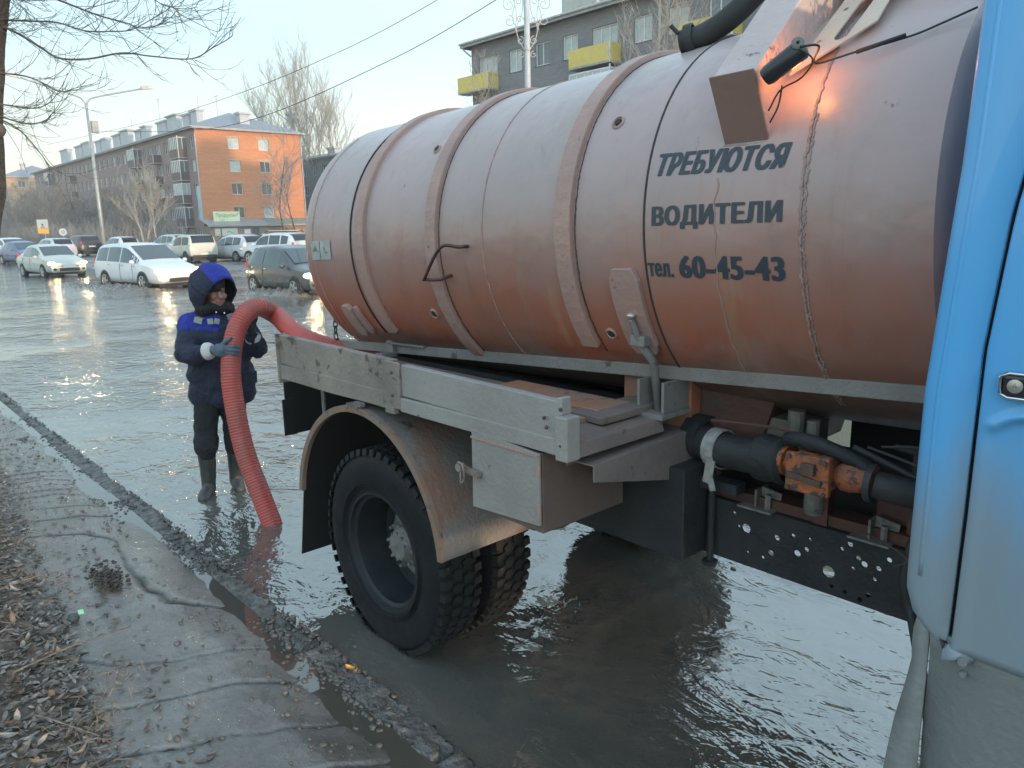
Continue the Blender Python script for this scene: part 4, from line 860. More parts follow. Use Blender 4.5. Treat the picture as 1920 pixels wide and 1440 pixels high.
body_caps = [((.092, .070, 1.415), .050, (.075, .03, 1.53), .078), ((.102, .100, 1.400), .026, (.092, .07, 1.44), .052), ((.06, -.02, 1.30), .06, (.068, .02, 1.42), .055),
    ((-.06, -.03, 1.24), .10, (.17, -.03, 1.24), .10), ((0, -.02, 1.0), .12, (.12, -.02, 1.0), .12), ((.0, -.02, .86), .11, (.10, -.02, .86), .11), ((.06, -.02, 1.0), .12, (.06, -.03, 1.22), .12),
    ((-.11, -.01, 1.26), .055, (-.15, .13, 1.06), .042), ((-.15, .13, 1.06), .042, (.02, .335, 1.11), .03),
    ((.24, -.02, 1.26), .055, (.335, .04, 1.04), .042), ((.335, .04, 1.04), .042, (.29, .15, 1.17), .03), ((.02, .335, 1.11), .028, (.07, .375, 1.115), .034), ((.29, .15, 1.17), .028, (.277, .18, 1.23), .034),
    ((-.02, -.01, .82), .08, (-.07, .02, .42), .05), ((-.07, .02, .42), .048, (-.09, -.01, .06), .036), ((.12, -.03, .82), .08, (.12, -.02, .40), .05), ((.12, -.02, .40), .048, (.10, -.08, .08), .036),
    ((-.09, -.02, .0), .03, (-.125, .09, -.02), .022), ((.10, -.1, .03), .03, (.115, -.02, .0), .022)]
for (b0, b1, rr) in (((.104, .118, 1.482), (.114, .140, 1.444), .012), ((.070, .108, 1.500), (.130, .100, 1.497), .012), ((.088, .122, 1.420), (.122, .116, 1.418), .009), ((.064, .100, 1.455), (.072, .104, 1.448), .020), ((.138, .088, 1.452), (.130, .094, 1.446), .020)): body_caps.append((b0, rr, b1, rr*1.15))
for k, (a, b, c_) in enumerate([((.115, .405, 1.135), (.155, .415, 1.137), (.188, .402, 1.130)), ((.117, .41, 1.118), (.157, .42, 1.112), (.190, .405, 1.103)), ((.112, .408, 1.10), (.150, .418, 1.088), (.180, .404, 1.078)), ((.103, .40, 1.085), (.135, .408, 1.068), (.158, .396, 1.056))]):
    body_caps += [((.07, .38, 1.125-.012*k), .012, a, .0105), (a, .0105, b, .0095), (b, .0095, c_, .0085)]
body_caps += [((.07, .378, 1.135), .013, (.105, .39, 1.165), .012), ((.105, .39, 1.165), .012, (.142, .397, 1.193), .010)]
for k, (a, b, c_) in enumerate([((.285, .215, 1.285), (.292, .235, 1.322), (.282, .262, 1.345)), ((.300, .205, 1.28), (.308, .225, 1.318), (.30, .25, 1.345)), ((.312, .19, 1.272), (.322, .21, 1.308), (.318, .235, 1.332)), ((.318, .175, 1.26), (.33, .19, 1.288), (.33, .212, 1.31))]):
    body_caps += [((.283+.006*k, .185, 1.235), .012, a, .0105), (a, .0105, b, .0095), (b, .0095, c_, .0085)]
body_caps += [((.27, .19, 1.23), .013, (.262, .22, 1.25), .012), ((.262, .22, 1.25), .012, (.258, .25, 1.27), .010)]
blob('body', body_caps, .0065, M_skin, per, 3)
# jacket: one garment, two fabrics split by a yoke line
t = NT('jacket_cloth')
sp = t.sep()
rr_ = t.math('ADD', t.math('MULTIPLY', sp[0], .34451), t.math('MULTIPLY', sp[1], .93878))
yk = t.math('SUBTRACT', sp[2], t.math('ADD', 1.222, t.math('MULTIPLY', t.math('ABSOLUTE', t.math('SUBTRACT', rr_, .06)), .05)))
arm = t.math('SUBTRACT', t.math('ABSOLUTE', t.math('SUBTRACT', rr_, .055)), .235)
f1 = t.ramp(yk, [(.0, 0.), (.004, 1.)])
mid = t.ramp(t.math('ABSOLUTE', t.math('SUBTRACT', rr_, .125)), [(.026, 0.), (.03, 1.)])
lowyk = t.math('MULTIPLY', t.ramp(t.math('SUBTRACT', sp[2], 1.215), [(.0, 0.), (.004, 1.)]), t.ramp(t.math('ABSOLUTE', t.math('SUBTRACT', rr_, .045)), [(.036, 1.), (.04, 0.)]))
side = t.ramp(arm, [(.0, 1.), (.004, 0.)])
fac = t.math('MULTIPLY', t.math('MULTIPLY', t.math('MAXIMUM', f1, lowyk), mid), side)
n_ = t.ramp(t.noise(6, 5), [(.35, 0.), (.65, 1.)])
t.set(color=t.mix(fac, t.mix(n_, (.018, .025, .058), (.011, .015, .036)), t.mix(n_, (.018, .030, .29), (.011, .018, .19))), rough=.8)
t.bump(t.math('ADD', t.noise(20, 5, .6, dist=.8), t.math('MULTIPLY', t.noise(170, 2), .12)), .028, 1.0)
M_jacket = t.m
jc = [((-.075, -.03, 1.275), .075, (.195, -.03, 1.27), .075), ((-.05, 0, 1.19), .118, (.17, 0, 1.19), .118), ((-.055, 0, 1.04), .115, (.18, 0, 1.04), .115), ((-.05, 0, .9), .115, (.18, 0, .9), .118), ((-.045, .005, .79), .115, (.17, .005, .79), .12),
      ((.06, .06, 1.15), .09, (.06, .055, .85), .11), ((.065, 0, 1.3), .085, (.07, .01, 1.36), .08), ((.19, .06, .93), .08, (.205, .06, .81), .085),
      ((-.105, -.01, 1.265), .078, (-.125, .06, 1.17), .08), ((-.125, .06, 1.17), .08, (-.15, .14, 1.075), .073), ((-.15, .14, 1.075), .073, (-.09, .225, 1.075), .068), ((-.09, .225, 1.075), .066, (-.012, .31, 1.105), .052),
      ((.235, -.02, 1.26), .078, (.30, .0, 1.13), .078), ((.30, .0, 1.13), .076, (.335, .04, 1.055), .07), ((.335, .04, 1.055), .069, (.325, .10, 1.10), .062), ((.325, .10, 1.10), .06, (.296, .145, 1.15), .05)]
jb = blob('jacket', jc, .010, M_jacket, per, 4, .024, .08); tx = bpy.data.textures.new('creases', 'CLOUDS'); tx.noise_scale = .035; tx.noise_depth = 1; d_ = jb.modifiers.new('creases', 'DISPLACE'); d_.texture = tx; d_.strength = .013; d_.mid_level = .5; d_.texture_coords = 'LOCAL'
blob('hem', [((-.075, .0, .745), .094, (.20, .0, .745), .098), ((.06, .03, .745), .11, (.07, .03, .75), .11)], .011, M_navy, per, 3, .016, .06)
blob('trousers', [((-.03, -.01, .84), .105, (.14, -.02, .84), .105), ((-.035, -.01, .78), .098, (-.075, .015, .50), .082), ((-.075, .015, .50), .082, (-.085, .02, .34), .076), ((-.08, .03, .42), .086, (-.08, .03, .38), .087), ((.13, -.03, .78), .098, (.125, -.02, .50), .084), ((.125, -.02, .50), .083, (.115, -.03, .34), .076)], .010, M_trouser, per, 4, .022, .07)
for nm, cc in (('boot', [((-.085, .01, .37), .066, (-.088, .0, .2), .058), ((-.088, .0, .2), .057, (-.095, -.01, .05), .050), ((-.095, -.01, .03), .05, (-.135, .11, .005), .043), ((-.11, .04, .03), .05, (-.135, .10, .01), .045)]),
               ('boot', [((.115, -.03, .37), .066, (.108, -.06, .2), .058), ((.108, -.06, .2), .057, (.10, -.09, .06), .050), ((.10, -.09, .05), .05, (.115, .02, .01), .043)])): blob(nm, cc, .009, M_boot, per, 3, .006, .05)
# gloves as their own fingers
for hand in (0, 1):
    gc = [x for x in body_caps if x[1] <= .0135 and x[3] <= .0125 and x[0][2] < 1.4 and x[0][2] > 1.0 and ((x[0][0] > .22) == bool(hand))]
    gc = [(a, r0+.0035, b, r1+.0035) for a, r0, b, r1 in gc]
    gc += [((.03, .345, 1.112), .034, (.085, .385, 1.115), .037), ((.06, .372, 1.098), .030, (.085, .385, 1.095), .03), ((.06, .375, 1.13), .030, (.09, .388, 1.13), .028)] if not hand else [((.289, .155, 1.185), .034, (.288, .185, 1.235), .036), ((.278, .188, 1.23), .03, (.30, .188, 1.245), .03)]
    blob('glove', gc, .0035, M_glove if not hand else grime('dark_glove', (.018, .022, .032), (.03, .036, .045), 20, .6), per, 2)
m = MB(); a, b = mp(-.012, .312, 1.103), mp(.032, .347, 1.113); m.lathe(a, b-a, [(-.008, .052), (.0, .060), (.018, .059), (.034, .053), (.045, .044), (.05, .03)], 24); o = m.build('cuff', M_cuff, per, smooth=True)
m = MB(); a, b = mp(.303, .135, 1.14), mp(.29, .152, 1.18); m.lathe(a, b-a, [(-.012, .048), (.0, .056), (.014, .055), (.03, .048), (.04, .036)], 24); m.build('cuff', M_cuff, per, smooth=True)
# hood with open front turned down to the hose
HD = (mp(.46, .70, -.50)-mp(0, 0, 0)).normalized(); HU = Vector((0, 0, 1)); HR = HD.cross(HU).normalized(); HUU = HR.cross(HD).normalized(); HCW = mp(.066, -.005, 1.505)
def hood(i, j):
    az = 2*pi*i; ph = radians(58+(122)*j**.9); 
    x, y = cos(az), sin(az)          # x right, y up
    fold = 1+.05*noise.noise(Vector((x*2.2, y*2.2, j*4)))+.05*noise.noise(Vector((x*5, y*5, j*7)))
    rx, ry, rz = (.146-.02*max(0, y))*fold, .176*fold, .17*fold
    brim = .020*max(0, 1-j*6)
    p = HR*x*rx*sin(ph)+HUU*(y*ry*sin(ph))+HD*(cos(ph)*rz+brim)
    low = max(0, -y)*(sin(ph))
    return HCW+p+Vector((0, 0, -.045*low*low))-HD*.03*low+HUU*.012*max(0, y)*j
m = MB(); nx, ny = 49, 18; m.grid(nx, ny, hood)
m.mi = [0 if abs(((i+.5)/(nx-1)*360-90+180) % 360-180) < 42 else 1 for j in range(ny-1) for i in range(nx-1)]
hd_ = m.build('hood', [M_royal, M_navy, M_lining], per, smooth=True); sm = hd_.modifiers.new('solid', 'SOLIDIFY'); sm.thickness = .014; sm.offset = -1; sm.material_offset = 2; sm.material_offset_rim = 1
blob('cap', [((.07, .02, 1.555), .088, (.072, .055, 1.545), .084), ((.09, .095, 1.525), .045, (.10, .120, 1.510), .028)], .009, M_lining, hd_, 4)
blob('collar', [((.02, .06, 1.365), .05, (.12, .065, 1.37), .05), ((.04, .09, 1.375), .04, (.11, .09, 1.375), .038), ((.0, .0, 1.35), .065, (.14, .0, 1.35), .065)], .009, M_lining, hd_, 4, .012, .04)
# tape strips, snaps, pocket flap
def strip(a, b, w, mat, name, par, thick=.004, push=.0):
    a, b = mp(*a), mp(*b); d = b-a; m = MB(); up_ = Vector((0, 0, 1)); n = d.cross(up_).normalized()
    m.obox((a+b)/2, (d.length/2, w, thick), d, (0, 0, 1)); return m.build(name, mat, par, bevel=.002)
jk = [c for c in per.children if c.name.startswith('jacket')][0]
strip((-.072, .098, 1.302), (-.022, .118, 1.285), .020, M_tape, 'reflective_tape', jk); strip((.012, .128, 1.283), (.05, .134, 1.285), .019, M_tape, 'reflective_tape', jk); strip((.056, .134, 1.288), (.09, .130, 1.278), .019, M_tape, 'reflective_tape', jk); strip((.145, .112, 1.30), (.185, .094, 1.312), .02, M_tape, 'reflective_tape', jk)
for p in ((.075, .125, 1.345), (.128, .115, 1.335)):
    m = MB(); m.sphere(mp(*p), .006, 8, 6); m.build('snap', plain('snap_white', (.8, .8, .8), .3), jk, smooth=True)
m = MB(); a = mp(.255, .135, .865); m.obox(a, (.055, .045, .006), Mr*.9-Mw*-.45, (0.1, 0, 1)); m.build('pocket_flap', M_navy, jk, bevel=.004)
m = MB(); m.obox(mp(.118, .128, 1.08), (.018, .17, .006), Mr, (0, 0, 1)); m.build('front_placket', M_navy, jk, bevel=.004)

hp = [(.281, .82, -.06), (.275, .79, .0), (.231, .70, .164), (.162, .56, .431), (.127, .45, .743), (.127, .38, .988), (.174, .32, 1.195), (.251, .26, 1.325), (.356, .18, 1.368), (.486, .05, 1.282)]
hw = [mp(*p) for p in hp]+[Vector((-4.52, 2.26, 1.215)), Vector((-4.2, 2.40, 1.13)), Vector((-3.97, 2.45, 1.12)), Vector((-3.8, 2.5, 1.14))]
path = catmull(hw, 40); L = 0; arc = [0]
for a, b in zip(path, path[1:]): L += (b-a).length; arc.append(L)
pitch = .0195; n = int(L/pitch*6); arc = np.array(arc); PA = np.array([tuple(p) for p in path]); pts = []; rad = []
for k in range(n+1):
    s_ = L*k/n; pts.append(tuple(np.interp(s_, arc, PA[:, i]) for i in range(3))); ph = (s_/pitch) % 1
    rad.append(.0625+.0042*(1-abs(2*ph-1)**3)-(.0 if k % 6 else 0))
t = NT('red_hose_rubber')
t.set(color=t.mix(t.ramp(t.noise(5, 6, .65), [(.42, 0.), (.68, 1.)]), (.46, .050, .038), (.29, .058, .048)), rough=.42); t.bump(t.noise(40, 3), .002); M_hose = t.m
M_hosegroove = grime('hose_groove_dirt', (.20, .045, .038), (.17, .13, .11), 9, .7, bump=0)
m = MB(); m.tube(pts, rad, 28, True); 
mi = []
for i in range(n): mi += [1 if (i % 6) in (5, 0) else 0]*28
m.mi = mi+[0, 0]
hose = m.build('suction_hose', [M_hose, M_hosegroove], None, smooth=True)
tag(hose, 'ribbed red suction hose arching from the truck into the water beside the worker', 'hose')
# ripple collars round legs, hose and tyre are in the water sheet; short splashes follow the moving cars

# ---------------------------------------------------------------- CARS
M_tyre = plain('car_tyre', (.018, .018, .019), .7); M_alloy = plain('alloy', (.45, .46, .47), .35, .6); M_steel = plain('dark_wheel', (.06, .06, .065), .5)
M_glass = plain('car_glass', (.035, .05, .058), .06, coat=.5); M_glassd = plain('dark_car_glass', (.012, .015, .02), .06); M_blackpl = plain('black_trim', (.02, .02, .022), .5)
M_plate = plain('number_plate', (.55, .56, .56), .5); M_red = plain('tail_lens', (.30, .012, .012), .25, es=.25, ec=(1, .05, .03)); M_redon = plain('tail_lens_lit', (.6, .02, .02), .25, es=5, ec=(1, .12, .08))
M_head = plain('head_lens', (.6, .62, .62), .1); M_headon = plain('headlight_lit', (1, .9, .7), .2, es=2.2, ec=(1, .62, .24)); M_fog = plain('fog_lit', (1, .8, .5), .2, es=3, ec=(1, .60, .22)); M_bulb = plain('bulb_glow', (1, .8, .5), .2, es=240, ec=(1, .72, .36)); M_amber = plain('turn_amber', (1, .6, .1), .2, es=8, ec=(1, .6, .12)); M_white_on = plain('headlight_white', (1, 1, 1), .2, es=1.3, ec=(.9, .97, 1))
def paint(name, c, r=.28, mud=.25):
    t = NT(name); sp = t.sep(); f = t.ramp(t.math('ADD', sp[2], t.math('MULTIPLY', t.noise(2.5, 4), .5)), [(.35, mud), (.9, .0)])
    t.set(color=t.mix(f, c, (.13, .12, .105)), rough=t.mix(f, (r, r, r), (.6, .6, .6)), coat=.3); return t.m
PROF = {  # stations: x (0 rear .. L front), bottom, belt, top, half width belt, half width top
 'minivan': (4.6, 1.62, .86, [(0, .45, .80, .84, .60, .55), (.06, .36, .95, 1.15, .80, .62), (.22, .30, 1.0, 1.50, .85, .63), (.6, .28, 1.0, 1.60, .865, .64), (1.8, .26, .98, 1.63, .87, .66), (2.5, .26, .95, 1.58, .87, .64), (3.55, .26, .93, 1.02, .86, .70), (4.1, .26, .84, .90, .84, .62), (4.45, .27, .70, .76, .76, .55), (4.6, .36, .56, .60, .55, .40)], (.95, 3.62), .33),
 'hatch': (3.9, 1.5, .84, [(0, .45, .70, .74, .58, .5), (.06, .34, .86, .98, .78, .6), (.28, .28, .93, 1.36, .82, .6), (.7, .26, .93, 1.47, .84, .62), (1.6, .24, .90, 1.50, .845, .63), (2.2, .24, .88, 1.42, .845, .62), (3.0, .24, .86, .95, .84, .68), (3.5, .24, .78, .84, .81, .6), (3.8, .25, .64, .70, .72, .5), (3.9, .34, .52, .56, .5, .36)], (.62, 3.1), .31),
 'sedan': (4.3, 1.5, .85, [(0, .42, .78, .86, .6, .5), (.07, .34, .92, 1.02, .79, .66), (.55, .28, .95, 1.06, .84, .66), (1.15, .26, .94, 1.42, .85, .62), (1.9, .25, .92, 1.5, .85, .63), (2.55, .24, .90, 1.42, .85, .62), (3.35, .24, .88, .96, .84, .68), (3.85, .25, .79, .85, .82, .6), (4.2, .26, .66, .72, .73, .5), (4.3, .36, .54, .58, .5, .4)], (.85, 3.42), .31),
 'wagon': (4.5, 1.55, .86, [(0, .42, .80, .86, .66, .56), (.05, .34, .95, 1.05, .82, .64), (.35, .28, .98, 1.44, .86, .62), (.8, .27, .97, 1.54, .87, .64), (1.9, .26, .94, 1.57, .87, .64), (2.6, .26, .92, 1.45, .87, .62), (3.5, .26, .88, .98, .86, .7), (4.0, .26, .80, .86, .84, .62), (4.4, .27, .68, .73, .75, .52), (4.5, .36, .56, .6, .5, .4)], (.9, 3.6), .32),
 'suv': (4.3, 1.66, .9, [(0, .5, .90, .96, .72, .6), (.05, .42, 1.04, 1.16, .86, .68), (.3, .38, 1.07, 1.54, .89, .68), (.8, .36, 1.06, 1.64, .90, .7), (1.9, .35, 1.04, 1.66, .90, .7), (2.5, .35, 1.02, 1.58, .90, .68), (3.2, .35, 1.0, 1.10, .89, .76), (3.8, .35, .94, 1.0, .88, .72), (4.2, .36, .82, .88, .8, .6), (4.3, .44, .66, .7, .6, .46)], (.85, 3.45), .36),
 'boxy': (3.75, 1.64, .84, [(0, .46, .95, 1.0, .80, .70), (.03, .42, 1.02, 1.1, .83, .72), (.18, .4, 1.05, 1.56, .84, .70), (.5, .38, 1.05, 1.63, .84, .71), (1.7, .38, 1.03, 1.64, .84, .71), (2.05, .38, 1.02, 1.58, .84, .70), (2.6, .38, 1.0, 1.06, .84, .76), (3.2, .38, .98, 1.02, .83, .76), (3.65, .4, .92, .96, .82, .74), (3.75, .46, .84, .88, .78, .7)], (.72, 2.92), .35)}
def car(label, cat, loc, head, kind, col, glass=None, lights=None, tails=None, alloy=True, group=None, name='parked_car', plate=True, roofc=None, rack=False, detail=True):
    Lc, Hc, _, st, (wr_, wf), wrad = PROF[kind]; st = np.array(st); glass = glass or M_glass
    root = thing(name, label, cat, loc, group, local=True); root.rotation_euler = (0, 0, radians(head)); ox = -Lc/2
    xs = np.unique(np.round(np.concatenate([st[:, 0], np.linspace(0, Lc, 30)]), 3))
    def ev(x):
        w = .06 if .1 < x < Lc-.1 else 0
        return np.array([np.mean([np.interp(x+d, st[:, 0], st[:, c_]) for d in (-w, 0, w)]) for c_ in range(1, 6)])
    m = MB(); V = []
    for x in xs:
        zb, ze, zt, wb, wt = ev(x); half = [(0, zb), (wb*.86, zb), (wb*.97, zb+.07), (wb, zb+.22), (wb*1.0, (zb+ze)/2+.08), (wb*.975, ze), (wt+(wb*.975-wt)*.12, ze+(zt-ze)*.86), (wt-.03, zt-.012), (wt*.6, zt+.012), (0, zt+.022)]
        V += [(x+ox, y, z) for y, z in half]+[(x+ox, -y, z) for y, z in half[-2:0:-1]]
    R_ = 18; n = len(xs)
    m.add(V, [(i*R_+k, i*R_+(k+1) % R_, (i+1)*R_+(k+1) % R_, (i+1)*R_+k) for i in range(n-1) for k in range(R_)]+[tuple(range(R_))[::-1], tuple((n-1)*R_+k for k in range(R_))])
    bd = m.build('body', col, root, smooth=50, local=True)
    # side glass
    xr0, xf0 = {'minivan': (.32, 3.35), 'hatch': (.42, 2.8), 'sedan': (1.0, 3.1), 'wagon': (.45, 3.25), 'suv': (.4, 3.0), 'boxy': (.3, 2.45)}[kind]
    cuts = {'minivan': [(.34, 1.15), (1.22, 2.10), (2.17, 3.0), (3.04, 3.36)], 'hatch': [(.5, 1.25), (1.32, 2.5)], 'sedan': [(1.1, 1.9), (1.97, 2.95)], 'wagon': [(.5, 1.2), (1.28, 2.05), (2.12, 3.05)], 'suv': [(.45, .95), (1.05, 1.85), (1.92, 2.85)], 'boxy': [(.3, 1.15), (1.25, 2.35)]}[kind]
    def side(x, f, s, off=.006):
        zb, ze, zt, wb, wt = ev(x); y0, y1 = wb*.975, wt+(wb*.975-wt)*.12; z0, z1 = ze, ze+(zt-ze)*.86
        zl, zh = z0+.025, z1-.03; q = zl+(max(zh, zl+.002)-zl)*f; u = (q-z0)/max(z1-z0, .01)
        return (x+ox, s*(y0+(y1-y0)*u+off), q)
    for s in (1, -1):
        for a, b in cuts:
            m = MB(); m.grid(5, 3, lambda i, j: side(a+(b-a)*i, j, s)); m.build('window', glass, root, local=True)
    # windscreens on the top surface
    def top(x, y, off=.012):
        zb, ze, zt, wb, wt = ev(x); yy = y*(wt-.03); return (x+ox+(.01 if x > Lc/2 else -.01), yy, zt+.018-.012*abs(y)+off)
    sw = {'minivan': (2.6, 3.46), 'hatch': (2.28, 2.92), 'sedan': (2.62, 3.28), 'wagon': (2.68, 3.4), 'suv': (2.55, 3.12), 'boxy': (2.1, 2.56)}[kind]
    rw = {'minivan': (.08, .5), 'hatch': (.09, .5), 'sedan': (.62, 1.1), 'wagon': (.1, .55), 'suv': (.09, .5), 'boxy': (.05, .3)}[kind]
    m = MB(); m.grid(5, 5, lambda i, j: top(sw[0]+(sw[1]-sw[0])*i, -1+2*j, .015)); m.build('windscreen', M_glassd if glass is M_glassd else M_glass, root, smooth=True, local=True)
    m = MB(); m.grid(5, 5, lambda i, j: top(rw[0]+(rw[1]-rw[0])*i, -.96+1.92*j, .015)); m.build('rear_window', M_glassd, root, smooth=True, local=True)
    for x in (wr_, wf):
        for s in (1, -1):
            y = s*(ev(x)[3]-.0); m = MB(); m.lathe((x+ox, y-s*.10, wrad), (0, s, 0), [(0, wrad*1.13), (.105, wrad*1.13), (.106, .02)], 22); ar = m.build('wheel_arch', M_blackpl, root, local=True)
            w_ = thing('wheel', None, None, local=True); w_.parent = root; w_.location = (x+ox, y-s*.07, wrad)
            m = MB(); m.lathe((0, 0, 0), (0, s, 0), [(-.1, wrad*.6), (-.1, wrad*.95), (-.08, wrad), (.07, wrad), (.095, wrad*.94), (.09, wrad*.66)], 24); m.build('tyre', M_tyre, w_, smooth=30, local=True)
            m = MB(); m.lathe((0, 0, 0), (0, s, 0), [(.092, wrad*.67), (.088, wrad*.6), (.05, wrad*.56), (.04, .01)], 20)
            if alloy:
                for k in range(5): a = 2*pi*k/5; m.obox((cos(a)*wrad*.33, s*.082, sin(a)*wrad*.33), (wrad*.3, .01, .03), (cos(a), 0, sin(a)), (0, 1, 0))
            m.build('rim', M_alloy if alloy else M_steel, w_, local=True)
    fz = ev(Lc-.14); hz = fz[2]-.06
    for s in (1, -1):
        hx = Lc-.26; q = ev(hx); m = MB(); m.sphere((hx+(.15 if kind == 'minivan' else .07)+ox, s*(q[3]-.10), q[1]-.05), .16, 14, 8, (1.35, .95, .55)); hl_ = m.build('headlight', M_headon if lights == 'warm' else (M_white_on if lights == 'white' else M_head), root, smooth=True, local=True)
        if lights:
            m = MB(); m.sphere((hx+(.15 if kind == 'minivan' else .07)+.17+ox, s*(q[3]-.13), q[1]-.06), .05, 10, 6); m.build('bulb', M_bulb, hl_, smooth=True, local=True)
        m = MB(); m.sphere((Lc-.05+ox, s*.58, .42), .075, 10, 6, (.6, 1.2, .9)); m.build('fog_lamp', M_fog if lights == 'warm' and kind == 'minivan' and s < 0 else M_blackpl, root, smooth=True, local=True)
        q = ev(.1); m = MB(); m.sphere((.085+ox, s*(q[3]-.08), q[1]-.0), .10, 12, 8, (.55, .75, 1.5 if kind != 'boxy' else .6)); m.build('tail_light', M_redon if tails else M_red, root, smooth=True, local=True)
        m = MB(); x = sw[1]-.22; q = ev(x); m.sphere((x+ox, s*(q[3]+.10), q[1]+.07), .10, 12, 8, (.55, .95, .7)); m.build('mirror', col if col is not M_blackpl else M_blackpl, root, smooth=True, local=True)
        for a, b in cuts[-3:]:
            m = MB(); x = a+.06; q = ev(x); m.box(x+ox, x+.14+ox, min(s*q[3], s*(q[3]+.012)), max(s*q[3], s*(q[3]+.012)), q[1]-.09, q[1]-.06); m.build('door_handle', M_alloy, root, local=True)
        for a, b in cuts[-2:]:
            m = MB(); 
            pts_ = []
            for z_ in np.linspace(.36, ev(a-.03)[1]-.02, 5): q = ev(a-.03); f_ = (z_-q[0]); pts_.append((a-.035+ox, s*(q[3]*(1.0 if z_ < .8 else .99)+.001), z_))
            m.tube(pts_, .006, 4); m.build('door_seam', M_blackpl, root, local=True)
    m = MB(); m.box(Lc-.10+ox, Lc+.012+ox, -.42, .42, .33, .46); m.box(Lc-.22+ox, Lc-.045+ox, -.40, .40, hz-.11, hz-.055); m.build('grille', M_blackpl, root, local=True, bevel=.01)
    m = MB(); m.box(-.02+ox, .06+ox, -.72, .72, .34, .50); m.build('rear_bumper', M_blackpl if kind in ('boxy', 'suv') or detail == 'dark' else col, root, local=True, bevel=.02)
    if plate:
        m = MB(); m.box(Lc+.012+ox, Lc+.02+ox, -.26, .26, .47, .58); m.build('number_plate', M_plate, root, local=True)
        zp = .72 if kind != 'boxy' else .5; m = MB(); m.box(-.035+ox, -.02+ox, -.26, .26, zp, zp+.11); m.build('number_plate', M_plate, root, local=True)
    m = MB(); m.box(.3+ox, Lc-.3+ox, -.62, .62, .16, .34); m.build('underbody', M_blackpl, root, local=True)
    if rack:
        for s in (-1, 1):
            m = MB(); m.tube([(.7+ox, s*.58, 1.68), (.8+ox, s*.58, 1.74), (2.3+ox, s*.58, 1.74), (2.4+ox, s*.58, 1.66)], .02, 8); m.build('roof_rail', M_blackpl, root, local=True)
        for x in (1.1, 2.0):
            m = MB(); m.box(x+ox-.05, x+ox+.05, -.66, .66, 1.755, 1.785); m.build('roof_bar', plain('bar_white', (.55, .58, .6), .4), root, local=True)
    return root
P_white = paint('white_paint', (.54, .57, .60)); P_cream = paint('cream_paint', (.52, .51, .45), .4); P_silver = paint('silver_green_paint', (.40, .43, .40), .3, .3); P_dark = paint('dark_grey_paint', (.055, .06, .068), .22, .55); P_pearl = paint('pearl_paint', (.50, .53, .54)); P_black = paint('black_paint', (.03, .034, .038), .3, .3); P_blue = paint('blue_paint', (.06, .10, .22)); P_lgrey = paint('light_grey_paint', (.42, .44, .46))
car('white minivan with lit headlights pushing a bow wave through the flood water', 'minivan', (-29.35, 8.87, -.10), 10, 'minivan', P_white, lights='warm', name='minivan')
car('silver green sedan with lit headlights driving behind the white minivan', 'car', (-41.2, 8.3, -.05), 7, 'sedan', P_silver, lights='warm', name='sedan_car')
car('dark grey hatchback splashing past the rear of the orange tank', 'car', (-22.1, 11.1, -.10), 3, 'hatch', P_dark, lights='white', name='hatchback_car')
G = 'cars queuing on the far side of the road'
car('boxy cream white off roader seen from behind with square tail lights', 'off-roader', (-47.2, 16.9, .04), 183, 'boxy', P_cream, M_glassd, alloy=False, group=G, name='offroad_car')
car('white wagon with lit tail light just right of the boxy off roader', 'car', (-46.2, 19.2, .05), 190, 'wagon', P_pearl, tails=True, group=G, name='wagon_car')
car('white off roader with roof bars behind the dark hatchback', 'off-roader', (-39.6, 18.8, .05), 196, 'suv', P_white, rack=True, group=G, name='suv_car')
car('black off roader seen from behind, farthest up the road between silver sedan and white hatchback', 'off-roader', (-71.5, 16.8, .1), 186, 'suv', P_black, M_glassd, group=G, name='suv_car', detail='dark')
car('small white hatchback with bright brake lights beside the tall lamp post', 'car', (-66.0, 18.2, .1), 188, 'hatch', P_white, tails=True, group=G, name='hatchback_car')
car('light grey wagon half hidden behind the roof of the white minivan', 'car', (-61.5, 20.5, .12), 190, 'wagon', P_lgrey, group=G, name='wagon_car')
car('grey green hatchback peeking out left of the boxy off roader', 'car', (-54.0, 19.2, .1), 190, 'hatch', P_silver, group=G, name='hatchback_car')
car('dark blue car just behind the silver green sedan', 'car', (-60.0, 10.5, .0), 10, 'sedan', P_blue, group=G, name='sedan_car')
car('white off roader behind the dark blue car, leftmost by the tree trunk', 'off-roader', (-66.5, 11.0, .05), 10, 'suv', P_white, group=G, name='suv_car')
car('pale silver wagon with its rounded end showing right of the dark blue car', 'car', (-64.5, 13.2, .05), 188, 'wagon', P_lgrey, group=G, name='wagon_car')
car('red car showing only its roof between the wagon and the off roader with roof bars', 'car', (-58.0, 24.5, .12), 190, 'hatch', paint('red_paint', (.30, .05, .05)), group=G, name='hatchback_car')
